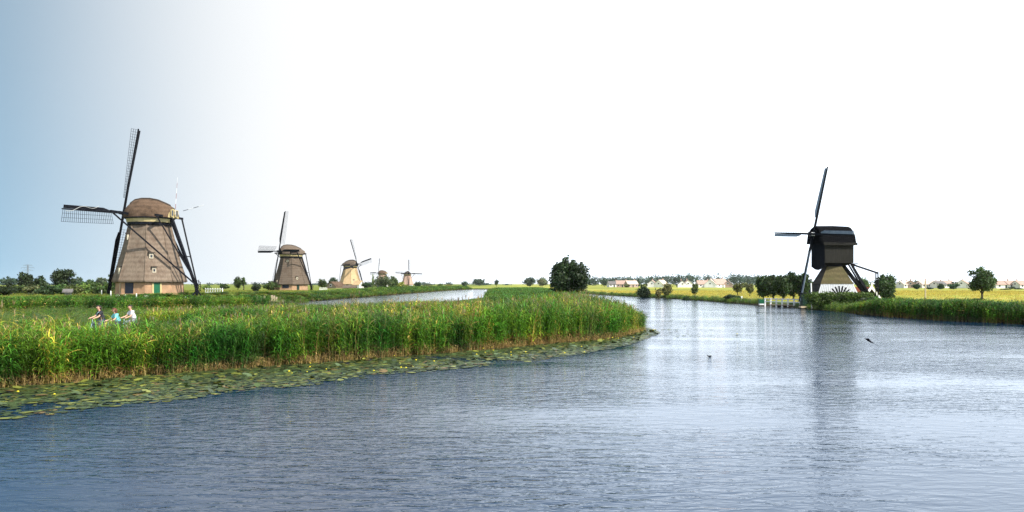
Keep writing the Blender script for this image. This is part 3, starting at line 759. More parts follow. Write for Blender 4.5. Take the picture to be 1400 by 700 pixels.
# ------------------------------------------------------------------ windmills
def rotor(root, hub, nvec, lean, rot0, length, mats, bars, lat_w=1.9, board_w=.52, board_mat=None, cloth_on=None, bar_step=.42, start=.19, stock_w=.30, bar_w=.038, bar_mat=None):
    """four sails; parts: sail (> sail_board, sail_bar, sail_rod ...), windshaft"""
    nv = Vector((nvec[0], nvec[1], 0)).normalized()
    a = (nv * math.cos(lean) + V(0, 0, math.sin(lean))).normalized()
    up = (V(0, 0, 1) - a * a.z).normalized()
    r_ = (-a).cross(up).normalized()
    hub = Vector(hub)
    MB().bar(hub - a * 2.6, hub + a * .5, .55, .55).build('windshaft', mats, root)
    thin = bar_mat or mats
    for k in range(4):
        th = rot0 + k * math.pi / 2
        d = up * math.cos(th) + r_ * math.sin(th)
        l = up * math.cos(th + math.pi / 2) + r_ * math.sin(th + math.pi / 2)
        off = a * (.18 if k % 2 else -.18)
        h0 = hub + off
        mb = MB(); mb.bar(h0 - d * .6, h0 + d * length, stock_w, stock_w, a, stock_w * .55, stock_w * .55)
        sail = mb.build('sail', mats, root)
        s0 = length * start; s1 = length * .985
        def pt(s_, w_):
            f = (s_ - s0) / (s1 - s0); tw = R(20 * (1 - f) + 2)
            return h0 + d * s_ + (l * math.cos(tw) - a * math.sin(tw)) * w_
        # leading wind board, slightly twisted
        nb = 8; ring = []
        bm_ = board_mat or mats
        rows = []
        for i in range(nb + 1):
            s_ = s0 + .5 + (s1 - s0 - .55) * i / nb
            w_ = board_w * (1.0 if i else .45)
            q0 = pt(s_, -.12); q1 = pt(s_, -.12 - w_)
            rows.append([q0 + a * .03, q1 + a * .03, q1 - a * .03, q0 - a * .03])
        mb = MB(); mb.loft(rows, True, True, True); mb.build('sail_board', bm_, sail)
        nbar = int((s1 - s0) / bar_step)
        lat = MB()
        for i in range(nbar + 1):
            s_ = s0 + (s1 - s0) * i / nbar
            if bars == 'single':
                MB().bar(pt(s_, .05), pt(s_, lat_w), bar_w, bar_w, a).build('sail_bar', thin, sail)
            else:
                lat.bar(pt(s_, .05), pt(s_, lat_w), bar_w, bar_w, a)
        for w_ in (lat_w * .34, lat_w * .67, lat_w):
            m2 = MB(); seg = 6
            for i in range(seg):
                sa = s0 + (s1 - s0) * i / seg; sb = s0 + (s1 - s0) * (i + 1) / seg
                (m2 if bars == 'single' else lat).bar(pt(sa, w_) + a * .03, pt(sb, w_) + a * .03, bar_w, bar_w, a)
            if bars == 'single': m2.build('sail_rod', thin, sail)
        if bars != 'single': lat.build('sail_lattice', thin, sail)['kind'] = 'stuff'
        if cloth_on == k:
            cp = []
            for i in range(19):
                f = i / 18; s_ = s0 + 3.2 + (s1 - s0 - 3.6) * f
                cp.append(pt(s_, -.85 + .95 * f + .25 * math.sin(f * 9)) + (-a) * .16)
            MB().tube(cp, .035, 6).build('sail_rope', M['rope'], sail, True)
    return a

def octagon(r, z, rot, n=8):
    return [(r * math.cos(rot + 2 * math.pi * k / n), r * math.sin(rot + 2 * math.pi * k / n), z) for k in range(n)]

def thatched_mill(x, y, z0, s, yaw_n, lean, rot0, body_mat, cap_mat, label, body_rot=0.0, bars='joined', door_face=True, cloth_on=None, group=None, tail_len=8.2, base_mat=None, rear_windows=True, fat=1.0):
    root = empty('windmill', (x, y, z0)); root.scale = (s, s, s)
    tag(root, label, 'windmill', group)
    nv = Vector((yaw_n[0], yaw_n[1], 0)).normalized(); uv = V(-nv.y, nv.x, 0)      # uv: sideways
    if uv.y > 0: uv = -uv                                                          # towards the camera
    rot = body_rot
    base_mat = base_mat or M['brick_base']
    # brick base: eight wall faces with plinth
    mb = MB(); mb.loft([octagon(5.75 * fat, -.5, rot), octagon(5.75 * fat, .25, rot), octagon(5.66 * fat, .28, rot), octagon(5.58 * fat, 2.2, rot)], True, False, True)
    base = mb.build('brick_base', base_mat, root)
    # thatched body: each of the eight faces one part, slightly bowed, eave lip and corner ridges
    prof = [(2.02, 6.02), (2.14, 6.14), (2.5, 6.04), (4.2, 5.44), (6.2, 4.82), (8.2, 4.25), (10.0, 3.80), (11.5, 3.45)]
    prof = [(a_, b_ * fat) for a_, b_ in prof]
    for k in range(8):
        a0 = rot + 2 * math.pi * k / 8; a1 = rot + 2 * math.pi * (k + 1) / 8
        rows = []
        for (zz, rad) in prof:
            row = []
            for j in range(7):
                f = j / 6; p_ = Vector((math.cos(a0), math.sin(a0), 0)).lerp(Vector((math.cos(a1), math.sin(a1), 0)), f) * rad
                bow = 1 + .012 * math.sin(math.pi * f)
                row.append((p_.x * bow, p_.y * bow, zz))
            rows.append(row)
        q = [Vector(rows[0][j]) * 1 for j in range(7)]
        inner = [(v.x * .90, v.y * .90, 2.02) for v in q]
        MB().loft([inner] + rows, False).build('thatch_face', body_mat, root, True)
    for k in range(8):
        a0 = rot + 2 * math.pi * k / 8
        pts_ = [(rad * 1.004 * math.cos(a0), rad * 1.004 * math.sin(a0), zz) for zz, rad in prof[1:]]
        MB().tube(pts_, .10, 6).build('corner_ridge', body_mat, root, True)
    # cap: curb ring, cream band, thatched hood
    MB().loft([octagon(3.55 * fat, 11.3, rot, 24), octagon(3.7 * fat, 11.35, rot, 24), octagon(3.7 * fat, 11.75, rot, 24), octagon(3.5 * fat, 11.78, rot, 24)], True, True, True).build('curb', M['black'], root)
    def plan(k_, sc_=1.0):
        sc_ *= fat
        return [(nv * (4.05 * sc_ * math.cos(t)) + uv * (3.55 * sc_ * math.sin(t))) for t in [2 * math.pi * i / 24 for i in range(24)]]
    MB().loft([[(p.x, p.y, 11.79) for p in plan(0, .97)], [(p.x, p.y, 12.38) for p in plan(0, 1.0)]], True, True, True).build('cap_band', M['cream'], root)
    MB().loft([[(p.x, p.y, 12.385) for p in plan(0, 1.0)], [(p.x, p.y, 12.40) for p in plan(0, 1.06)], [(p.x, p.y, 12.60) for p in plan(0, 1.06)], [(p.x, p.y, 12.62) for p in plan(0, .95)]], True, True, True).build('cap_sill', M['black'], root)
    secs = [(a_ * fat * .97, b_ * fat * .95, c_ * 1.03) for a_, b_, c_ in [(4.35, 1.5, 1.75), (3.9, 2.25, 2.35), (2.9, 3.2, 2.95), (1.6, 3.65, 3.15), (0, 3.75, 3.12), (-1.6, 3.55, 2.85), (-3.0, 3.0, 2.35), (-4.0, 2.35, 1.95), (-4.7, 1.95, 1.60)]]
    rows = []
    for (s_, w_, h_) in secs:
        row = []
        for i in range(17):
            t = math.pi * i / 16; cx = math.cos(t); sn = math.sin(t)
            p_ = nv * s_ + uv * (w_ * cx)
            row.append((p_.x, p_.y, 12.55 + h_ * (.72 * sn + .28 * (1 - abs(cx)) )))
        rows.append(row)
    cap = MB().loft(rows, False).build('cap', cap_mat, root, True)
    # ridge of the hood
    MB().tube([nv * s_ + V(0, 0, 12.55 + h_ + .02) for s_, w_, h_ in secs[1:-1]], .16, 6).build('ridge', M['thatch_dark'], cap, True)
    # front boarding round the shaft
    fr = rows[0]; fc = sum((Vector(v) for v in fr), Vector()) / len(fr)
    MB().add([Vector(v) - nv * .05 for v in fr], [tuple(range(17))]).build('front_boarding', M['tar_shade_board'], cap)
    # rear gable with windows
    rg = rows[-1]
    gb = MB().add([Vector(v) + nv * .12 for v in rg], [tuple(range(17))]).build('rear_gable', M['cream'], cap)
    if rear_windows:
        for sgn in (-1, 1):
            c_ = -nv * (4.66 * fat) + uv * (sgn * .66) + V(0, 0, 13.28)
            MB().box(c_, (.08, .62, .95), axes=(nv, uv, V(0, 0, 1))).build('gable_window', M['window_glass'], root)
            f_ = MB()
            for du, dz, wu, wz in ((0, .52, .8, .1), (0, -.52, .8, .1), (.36, 0, .1, 1.0), (-.36, 0, .1, 1.0)):
                f_.box(c_ + uv * du + V(0, 0, dz) - nv * .02, (.12, wu, wz), axes=(nv, uv, V(0, 0, 1)))
            f_.build('window_frame', M['cream'], root)
    hub = nv * 4.85 + V(0, 0, 13.45)
    rotor(root, hub, nv, lean, rot0, 14.1, M['black'], bars, cloth_on=cloth_on)
    # tail: two cross beams, tail pole, four braces, winding wheel
    foot = -nv * tail_len + V(0, 0, 1.0)
    ls = nv * 2.0 + V(0, 0, 13.1)
    MB().bar(ls - uv * 7.4, ls + uv * 7.4, .34, .38).build('long_cross_beam', M['black'], root)
    ss = -nv * 3.4 + V(0, 0, 12.75)
    MB().bar(ss - uv * 4.0, ss + uv * 4.0, .3, .34).build('short_cross_beam', M['black'], root)
    MB().bar(-nv * 3.6 + V(0, 0, 12.9), foot, .55, .5, w2=.34, h2=.34).build('tail_pole', M['black'], root)
    for sgn in (-1, 1):
        MB().bar(ls + uv * 7.2 * sgn, foot + V(0, 0, .5), .24, .24, w2=.2).build('long_brace', M['black'], root)
        MB().bar(ss + uv * 3.8 * sgn, foot + V(0, 0, .8), .2, .2, w2=.17).build('short_brace', M['black'], root)
    cb = (ss * .45 + foot * .55)
    MB().bar(cb - uv * 1.9, cb + uv * 1.9, .14, .14).build('tail_tie', M['black'], root)
    wh = MB(); ax = (-nv).normalized()
    wc = foot - nv * .15 + V(0, 0, .35)
    wh.tube([wc + uv * (.95 * math.cos(t)) + V(0, 0, .95 * math.sin(t)) for t in np.linspace(0, 2 * math.pi, 17)], .05, 5)
    for k in range(5):
        t = math.pi * k / 5; dv = uv * math.cos(t) + V(0, 0, math.sin(t))
        wh.bar(wc - dv * 1.15, wc + dv * 1.15, .08, .08)
    wh.build('winding_wheel', M['black'], root)
    MB().bar(foot + V(0, 0, .3), foot + V(0, 0, -1.1), .3, .3).bar(foot + V(0, 0, -.2), foot + uv * 1.3 + V(0, 0, -1.1), .16, .16).bar(foot + V(0, 0, -.2), foot - uv * 1.3 + V(0, 0, -1.1), .16, .16).build('tail_foot', M['black'], root)
    return root, nv, uv

def wall_r(zz):
    return float(np.interp(zz, [2.0, 6.2, 11.5], [6.05, 4.86, 3.45]))

def hatch(root, ang, zz, w, h, rot, glass=True, name='window', fat=1.0):
    """small framed window with a little hood on the thatch, at plan angle ang"""
    # distance to the face
    k = math.floor((ang - rot) / (math.pi / 4)); mid = rot + (k + .5) * math.pi / 4
    ap = fat * wall_r(zz) * math.cos(math.pi / 8)
    rad = ap / math.cos(ang - mid)
    nrm = V(math.cos(mid), math.sin(mid), 0); sid = V(-nrm.y, nrm.x, 0)
    c_ = V(rad * math.cos(ang), rad * math.sin(ang), zz)
    fr = MB()
    fr.box(c_ + nrm * .06, (.4, w * .8, h * .85), axes=(nrm, sid, V(0, 0, 1)))
    f_ = fr.build(name, M['frame_cream'], root)
    MB().box(c_ + nrm * .262 + V(0, 0, -h * .05), (.03, w * .45, h * .45), axes=(nrm, sid, V(0, 0, 1))).build('pane', M['window_glass'] if glass else M['frame_cream'], f_)
    MB().box(c_ + nrm * .14 + V(0, 0, h * .5 + .06), (.66, w * 1.25, .12), axes=(nrm, sid, V(0, 0, 1))).build('hood', M['thatch_dark'], f_)

def vn(v, pxc):
    """turn a direction given relative to the line of sight at column pxc into world axes"""
    t = math.atan((pxc - 700.0) / F)
    return (v[0] * math.cos(t) + v[1] * math.sin(t), -v[0] * math.sin(t) + v[1] * math.cos(t))
def face(pxc, deg):
    return R(-90 + deg) - math.atan((pxc - 700.0) / F)
# --- the large mill
MX, MY = px(205, 132), 132.0
MZ = gz(MX, MY)
rot1 = face(205, 37)
big, nv1, uv1 = thatched_mill(MX, MY, MZ, 1.0, vn((-.85, .53), 205), R(12.5), R(2.5), M['thatch_a'], M['thatch_cap'],
    'largest thatched windmill with brick base, green door and one sail raised upright', body_rot=rot1, bars='single', cloth_on=1, fat=.92)
def face_piece(root, ang, rot, z0_, z1_, w, name, mat, depth=.1, rad=5.62, frame=None):
    k = math.floor((ang - rot) / (math.pi / 4)); mid = rot + (k + .5) * math.pi / 4
    ap = rad * math.cos(math.pi / 8); nrm = V(math.cos(mid), math.sin(mid), 0); sid = V(-nrm.y, nrm.x, 0)
    c_ = nrm * ap + sid * (ap * math.tan(ang - mid)) + V(0, 0, (z0_ + z1_) / 2)
    o = MB().box(c_, (depth * 2, w, z1_ - z0_), axes=(nrm, sid, V(0, 0, 1))).build(name, mat, root)
    if frame:
        for sg in (-1, 1):
            MB().box(c_ + sid * (sg * (w / 2 + .12)), (depth * 2.4, .24, z1_ - z0_), axes=(nrm, sid, V(0, 0, 1))).build('door_frame', frame, o)
    return o
D = math.radians
face_piece(big, face(205, 12), rot1, 0, 2.0, .95, 'door', M['green_paint'], rad=5.62 * .92, frame=M['cream'])
face_piece(big, face(205, -38), rot1, 0, 2.0, 1.35, 'barn_door', M['blue_black'], rad=5.62 * .92)
face_piece(big, face(205, -60), rot1, 0.05, 1.9, .25, 'door_post', M['pale_wood'], rad=5.62 * .92)
hatch(big, face(205, 2), 6.25, .75, .95, rot1, fat=.92)
hatch(big, face(205, 7), 4.0, .7, .95, rot1, fat=.92)
hatch(big, face(205, -66), 3.9, .8, 1.25, rot1, glass=False, fat=.92)
hatch(big, face(205, -62), 9.3, .6, 1.05, rot1, glass=False, fat=.92)
# striped pole on the rear gable and two slim signal spars
pole = -nv1 * 4.6 + uv1 * .35
for i in range(7):
    MB().tube([pole + V(i * .06, 0, 13.1 + i * .86), pole + V((i + 1) * .06, 0, 13.1 + (i + 1) * .86)], .036 - .003 * i, 6).build('pole_segment', M['white'] if i % 2 == 0 else M['red_paint'], big)
sp0 = -nv1 * 4.5 - uv1 * .6 + V(0, 0, 13.6)
for i in range(4):
    MB().tube([sp0 + V(.9 + i * .85, 0, .16 + i * .24), sp0 + V(.9 + (i + 1) * .85, 0, .16 + (i + 1) * .24)], .045, 6).build('spar_segment', M['black'] if i % 2 == 0 else M['white'], big)

# --- the mills further along the channel
b2x = px(398, 270); m2, n2_, u2_ = thatched_mill(b2x, 270, gz(b2x, 270), .97, vn((-.86, -.50), 398), R(9), R(2), M['thatch_b'], M['thatch_b'],
    'second largest thatched windmill, grey brown, with dark sails, beside the back channel', body_rot=face(398, 4), tail_len=8.0)
face_piece(m2, face(398, +26), face(398, 4), 0, 2.0, .9, 'door', M['dark_green']); face_piece(m2, face(398, -20), face(398, 4), .9, 2.0, 2.2, 'barn_door', M['blue_black'])
hatch(m2, face(398, -18), 10.2, .8, .9, face(398, 4)); hatch(m2, face(398, +22), 4.3, .8, 1.0, face(398, 4)); hatch(m2, face(398, -60), 3.2, .8, 1.1, face(398, 4), glass=False)
b3x = px(479, 450); m3, n3_, u3_ = thatched_mill(b3x, 450, gz(b3x, 450), 1.0, vn((.80, -.60), 479), R(9), R(-13), M['thatch_c'], M['thatch_b'],
    'straw coloured windmill with a brown roofed barn at its foot', body_rot=face(479, 4), base_mat=M['house_white'], tail_len=8)
hatch(m3, face(479, +22), 4.3, .9, 1.0, face(479, 4)); face_piece(m3, face(479, -20), face(479, 4), 0, 2.0, 1.6, 'barn_door', M['blue_black'])
b4x = px(523, 770); m4, n4_, u4_ = thatched_mill(b4x, 770, gz(b4x, 770), 1.0, vn((-.85, .52), 523), R(8), R(2), M['thatch_d'], M['thatch_cap'],
    'small far windmill with rosy walls and brown cap behind waterside willows', body_rot=R(-96), base_mat=M['house_white'])
face_piece(m4, R(-90 + 10), R(-96), 0, 2.0, 1.0, 'door', M['dark_green'])
b5x = px(557, 765); m5, n5_, u5_ = thatched_mill(b5x, 765, gz(b5x, 765), .95, vn((.3, -.95), 557), R(8), R(3), M['thatch_d'], M['thatch_dark'],
    'farthest windmill with dark cap and sails spread wide over pale walls', body_rot=R(-76), base_mat=M['house_white'])
face_piece(m5, R(-90 + 10), R(-76), 0, 2.0, 1.0, 'door', M['dark_green'])

# --- the black hollow post mill on the right bank
def post_mill():
    Y0 = 115.0; X0 = px(1138, Y0); Z0 = .8
    root = empty('windmill', (X0, Y0, Z0))
    tag(root, 'black boarded post mill on a thatched and white planked base by the right bank', 'windmill')
    nv = V(*vn((-.82, -.57), 1138), 0).normalized(); uv = V(*vn((.57, -.82), 1138), 0).normalized(); ez = V(0, 0, 1)
    # base: square pyramid turned 16 degrees
    th = R(16) - math.atan(438 / F); ex = V(math.cos(th), math.sin(th), 0); ey = V(-math.sin(th), math.cos(th), 0)
    def sq(a, z): return [ex * (-a) + ey * (-a) + ez * z, ex * a + ey * (-a) + ez * z, ex * a + ey * a + ez * z, ex * (-a) + ey * a + ez * z]
    a_bot, a_mid, a_top = 3.22, 2.16, .98
    z_mid, z_top = 2.75, 5.25
    MB().loft([[v for v in sq(a_bot - .12, -.4)], [v for v in sq(a_bot - .08, .02)], [v for v in sq(a_mid - .06, z_mid)]], True, False, True).build('base_frame', M['old_wood'], root)
    for k in range(4):                        # upright planks, each by itself; left and back coloured black for their shade
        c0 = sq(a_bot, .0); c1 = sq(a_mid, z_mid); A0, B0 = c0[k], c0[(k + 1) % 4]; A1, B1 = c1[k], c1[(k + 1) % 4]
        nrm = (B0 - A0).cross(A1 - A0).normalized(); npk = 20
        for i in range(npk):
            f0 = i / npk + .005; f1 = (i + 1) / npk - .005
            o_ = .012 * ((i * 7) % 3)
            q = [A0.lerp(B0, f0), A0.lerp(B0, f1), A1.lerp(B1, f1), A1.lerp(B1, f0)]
            MB().add([v + nrm * o_ for v in q] + [v - nrm * .05 for v in q], [(0, 1, 2, 3), (7, 6, 5, 4), (0, 4, 5, 1), (1, 5, 6, 2), (2, 6, 7, 3), (3, 7, 4, 0)]).build('plank', M['white_plank'] if k in (0, 1) else M['tar_shade_board'], root)
    for k in range(4):
        c0 = sq(a_mid + .10, z_mid - .06); c1 = sq(a_top, z_top); ci = sq(a_mid - .1, z_mid - .06)
        A0, B0, A1, B1 = c0[k], c0[(k + 1) % 4], c1[k], c1[(k + 1) % 4]
        rows = [[ci[k].lerp(ci[(k + 1) % 4], j / 5) for j in range(6)]] + [[A0.lerp(A1, t).lerp(B0.lerp(B1, t), j / 5) for j in range(6)] for t in (0, .25, .5, .75, 1)]
        MB().loft(rows, False).build('thatch_face', M['thatch_e'] if k in (0, 1) else M['thatch_dark'], root)  # left and back thatch darker, their shade put into the colour
    MB().loft([[v for v in sq(1.05, z_top - .1)], [v for v in sq(1.05, z_top + .22)]], True, True, True).build('collar', M['black'], root)
    MB().tube([V(0, 0, 5), V(0, 0, 6)], .5, 12).build('post', M['black'], root)
    # buck
    W, Ln = 3.1, 4.6
    def rect(w, l, z, s_=0): return [nv * (l / 2 + s_) + uv * (w / 2) + ez * z, nv * (l / 2 + s_) - uv * (w / 2) + ez * z, -nv * (l / 2 - s_) - uv * (w / 2) + ez * z, -nv * (l / 2 - s_) + uv * (w / 2) + ez * z]
    MB().loft([rect(2.0, 3.2, 5.30), rect(2.9, 4.4, 5.62)], True, True, True).build('buck_floor', M['black'], root)
    body = MB().loft([rect(W, Ln, 5.63), rect(W, Ln, 8.8)], True, True, True).build('buck', M['black'], root)
    npk = 16                                      # boards of the sunny side
    for i in range(npk):
        l0 = -Ln / 2 + Ln * i / npk; wd = Ln / npk - .012
        c_ = nv * (l0 + Ln / npk / 2) + uv * (W / 2 + .03 + .005 * (i % 3)) + ez * 7.2
        MB().box(c_, (wd, .05, 3.1), axes=(nv, uv, ez)).build('board', M['tar_shade_board'], body)
    npk = 10
    for i in range(npk):
        c_ = nv * (Ln / 2 + .03 + .005 * (i % 3)) + uv * (-W / 2 + W * (i + .5) / npk) + ez * (7.0 - .25 * math.sin(math.pi * (i + .5) / npk))
        MB().box(c_, (.05, W / npk - .012, 3.7 + .5 * math.sin(math.pi * (i + .5) / npk)), axes=(nv, uv, ez)).build('board', M['black'], body)
    # curved roof
    rows = []
    for s_, f in ((2.95, .93), (2.75, 1.0), (0, 1.03), (-2.4, 1.0), (-2.62, .9)):
        row = []
        for w_, h_ in ((1.98, -.35), (1.86, .10), (1.72, .75), (1.42, 1.35), (.9, 1.88), (.35, 2.12), (0, 2.17), (-.35, 2.12), (-.9, 1.88), (-1.42, 1.35), (-1.72, .75), (-1.86, .10), (-1.98, -.35)):
            row.append(nv * s_ + uv * (w_ * f) + ez * (8.75 + h_ * (f if h_ > 0 else 1)))
        rows.append(row)
    roof = MB().loft(rows, False, False, False).add(rows[0], [tuple(range(13))]).add(rows[-1], [tuple(range(12, -1, -1))]).build('roof', M['roof_tar'], root)
    for i in range(14):                           # scalloped eave boards
        MB().box(nv * (-2.45 + .385 * i) + uv * 1.99 + ez * 8.32, (.36, .05, .35 + .06 * (i % 2)), axes=(nv, uv, ez)).build('eave_board', M['tar_shade_board'], roof)
    rotor(root, nv * 3.25 + ez * 9.75, nv, R(10.5), R(4.5), 9.75, M['black'], 'single', lat_w=1.25, board_w=.42, board_mat=M['grey_board'], bar_step=.45, start=.2, stock_w=.27, bar_w=.017)
    MB().box(nv * 3.28 + ez * 9.75, (.5, .62, .5), axes=(nv, uv, ez)).build('hub_block', M['white'], root)
    # tail pole, ladder, hanging beam
    foot = -nv * 5.9 + ez * .6
    MB().bar(-nv * 1.6 + ez * 5.5, foot, .42, .42, w2=.3).build('tail_pole', M['black'], root)
    for sg in (-1, 1):
        MB().bar(-nv * 2.1 + uv * sg * 1.2 + ez * 5.6, foot + ez * .4, .18, .18).build('brace', M['black'], root)
    MB().box(-nv * 2.75 + ez * 5.55, (1.0, 2.6, .12), axes=(nv, uv, ez)).build('balcony', M['black'], root)
    lad = empty('ladder', (0, 0, 0)); lad.parent = root
    for sg in (-1, 1):
        MB().bar(-nv * 2.9 + uv * (sg * .4) + ez * 5.5, -nv * 6.4 + uv * (sg * .4) + ez * .3, .12, .2).build('rail', M['black'], lad)
    for i in range(15):
        f = (i + .5) / 15; c_ = (-nv * 2.9 + ez * 5.5).lerp(-nv * 6.4 + ez * .3, f)
        MB().box(c_, (.22, .8, .05), axes=(nv, uv, ez)).build('step', M['black'], lad)
    MB().bar(-nv * 2.4 + uv * 1.1 + ez * 5.45, -nv * 6.9 + uv * .7 + ez * 4.25, .2, .22).build('hanging_beam', M['black'], root)
    for du in (.5, .95):
        MB().bar(-nv * 6.75 + uv * du + ez * 4.4, -nv * 6.75 + uv * du + ez * .8, .13, .13).build('hanging_post', M['black'], root)
    return root, X0, Y0, Z0
pm, PX0, PY0, PZ0 = post_mill()
# scoop wheel, a part of the mill
sw = empty('scoop_wheel', (*vn((1.0, -3.9), 1138), .65)); sw.parent = pm; sw.rotation_euler = (0, 0, R(16) - math.atan(438 / F))
hubw = MB().tube([V(0, .35, 0), V(0, -.35, 0)], .28, 10).build('wheel_hub', M['black'], sw)
MB().tube([V(.9 * math.cos(t), 0, .9 * math.sin(t)) for t in np.linspace(0, 2 * math.pi, 21)], .07, 5).build('wheel_rim', M['black'], sw)
pme = MB().box((1.0, 0, 0), (1.5, .5, .09)).mesh('paddle', M['black'])
for k in range(22):
    o = link('paddle', pme, sw); o.rotation_euler = (0, 2 * math.pi * k / 22 + .05, 0)

# ------------------------------------------------------------------ trees and shrubs
ORD = ['nearest', 'second', 'third', 'fourth', 'fifth', 'sixth', 'seventh', 'eighth', 'ninth', 'tenth', 'eleventh', 'twelfth', 'thirteenth', 'fourteenth']
def crown_arrays(r_, lobes, n, leaf, up=.25, shell=.5, col=(.05, .09, .02), var=.35):
    lob = np.array(lobes, float)
    vol = (lob[:, 3] * lob[:, 4] * lob[:, 5]) ** .67
    k = r_.choice(len(lob), n, p=vol / vol.sum())
    d = r_.normal(size=(n, 3)); d /= np.linalg.norm(d, axis=1)[:, None]
    rad = r_.uniform(0, 1, n) ** shell * (1 + np.clip(.13 * r_.normal(size=n), -.4, .35))
    c = lob[k, :3] + d * lob[k, 3:6] * rad[:, None]
    nrm = d * .8 + r_.normal(size=(n, 3)) * .7 + np.array((0, 0, up)); nrm /= np.linalg.norm(nrm, axis=1)[:, None]
    t1 = np.cross(nrm, r_.normal(size=(n, 3))); t1 /= np.linalg.norm(t1, axis=1)[:, None]
    t2 = np.cross(nrm, t1)
    s_ = leaf * r_.uniform(.55, 1.45, n)[:, None]
    v = np.stack([c - t1 * s_ * .5, c + t2 * s_ * .34 - nrm * s_ * .08, c + t1 * s_ * .5, c - t2 * s_ * .34 - nrm * s_ * .08], 1).reshape(-1, 3)
    lb = r_.uniform(1 - var, 1 + var, len(lob))[k]
    cc = np.array(col)[None, :] * (lb * r_.uniform(.5, 1.6, n))[:, None]
    cc[:, 0] *= r_.uniform(.85, 1.35, n)
    return v, np.repeat(cc, 4, 0)

def tree_lobes(r_, h, r, z0, style):
    L_ = []
    if style == 'loose':
        hc = (h - z0) / 2; zc = z0 + hc
        for i in range(30):
            d = r_.normal(size=3); d /= np.linalg.norm(d); q = r_.uniform(.2, .82); s_ = r_.uniform(.18, .40)
            L_.append((d[0] * r * q, d[1] * r * q, zc + d[2] * hc * q, r * s_, r * s_, .5 * (hc + r) * s_ * r_.uniform(.7, 1.2)))
        return L_ + [(0, 0, zc, r * .4, r * .4, hc * .5)]
    if style == 'cone':
        for i in range(9):
            f = i / 8; L_.append((r_.normal(0, .12 * r), r_.normal(0, .12 * r), z0 + (h - z0) * f * .95, r * (1.0 - .85 * f) + .1, r * (1 - .85 * f) + .1, (h - z0) * .12))
        return L_
    n = {'round': 26, 'bush': 18, 'willow': 24, 'loose': 22}[style]
    hc = (h - z0) / 2; zc = z0 + hc
    for i in range(n):
        d = r_.normal(size=3); d /= np.linalg.norm(d)
        if style == 'bush': d[2] = abs(d[2]) * 1.1 - .35
        q = r_.uniform(.3, .74) if style == 'round' else r_.uniform(.3, .82)
        s_ = r_.uniform(.30, .50) if style == 'round' else r_.uniform(.22, .50) * (1.0 if style != 'loose' else .85)
        zz = zc + d[2] * hc * q
        L_.append((d[0] * r * q, d[1] * r * q, zz, r * s_, r * s_, (.5 * hc + .5 * min(hc, r)) * s_ * (1.25 if style == 'willow' else 1.0)))
    L_.append((0, 0, zc, r * .5, r * .5, hc * .62))
    L_.append((0, 0, z0 + hc * .4, r * .6, r * .6, hc * .4))
    # a few sprigs above the outline
    for i in range(7 if style in ('willow', 'loose') else 4):
        xr = r_.uniform(-.65, .65)
        L_.append((xr * r, r_.uniform(-.4, .4) * r, zc + hc * math.sqrt(1 - xr * xr) * r_.uniform(.72, .86), r * .13, r * .13, hc * r_.uniform(.2, .3)))
    return L_

def tree(name, label, pxc, Y, top, base_py=None, half=10, z0f=.2, style='round', n=3000, leaf=.3, col=(.035, .065, .016), cat='tree', group=None, seed=0, depth=None, trunk=True, zground=None, shell=.5):
    r_ = np.random.default_rng(int(pxc * 13 + Y * 7 + seed))
    X = px(pxc, Y); zg = gz(X, Y) if zground is None else zground
    zt = pz(top, Y); h = zt - zg; r = half / F * Y
    root = empty(name, (X, Y, zg)); tag(root, label, cat, group)
    lobes = tree_lobes(r_, h, r, h * z0f, style)
    v, cc = crown_arrays(r_, lobes, n, leaf, col=col, shell=shell)
    v[:, 2] = np.maximum(v[:, 2], .03)
    link('crown', np_mesh('crown', v, np.arange(len(v)).reshape(-1, 4), M['leaf'], cc), root)
    mb = MB(); tr = max(.06, min(.45, h * .035)); zc = h * (z0f + .32)
    mb.tube([(0, 0, -.3), (.02 * h, 0, h * z0f * .6), (0, .02 * h, zc)], [tr * 1.25, tr * .9, tr * .5], 7)
    for i in range(6):
        l_ = lobes[int(r_.integers(0, len(lobes)))]
        s_ = h * (z0f * .5 + r_.uniform(.05, .25))
        mb.tube([(.01 * h, 0, s_), (l_[0] * .5, l_[1] * .5, (s_ + l_[2]) / 2 + .05 * h), (l_[0] * .95, l_[1] * .95, max(l_[2], s_))], [tr * .5, tr * .3, tr * .1], 5)
    mb.build('trunk', M['bark'], root, True)
    return root

DK = (.022, .044, .013); MD = (.045, .085, .018); LT = (.10, .15, .030); OL = (.095, .115, .035); BL = (.045, .085, .045); VD = (.016, .032, .009); YL = (.17, .19, .04)  # BL carries far haze as extra blue in the leaf colour
# the dark tree on the spit
tree('tree', 'big round very dark leafy tree standing alone on the reedy spit', 775, 140, 353, half=31.5, z0f=.0, style='round', n=12000, leaf=.42, col=VD, seed=11, shell=.45)
# behind the large mill
tree('tree', 'dark broad tree farthest from the large windmill, among bushes', 33, 235, 372, half=13, z0f=.1, style='round', n=3200, leaf=.5, col=DK)
tree('tree', 'dark low tree between two taller ones in the thicket behind the cyclists', 54, 240, 377, half=12, z0f=.08, style='bush', n=2600, leaf=.5, col=DK, seed=1)
tree('tree', 'tall rounded tree in the thicket nearer the large windmill', 87, 225, 367, half=17, z0f=.08, style='round', n=4500, leaf=.5, col=DK, seed=2)
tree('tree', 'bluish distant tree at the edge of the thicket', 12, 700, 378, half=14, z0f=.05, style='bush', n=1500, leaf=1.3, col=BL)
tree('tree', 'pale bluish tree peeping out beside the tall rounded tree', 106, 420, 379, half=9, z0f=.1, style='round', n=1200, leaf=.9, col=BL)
tree('tree', 'mid green tree between the thicket and the large windmill', 122, 260, 382, half=12, z0f=.1, style='round', n=2400, leaf=.55, col=MD)
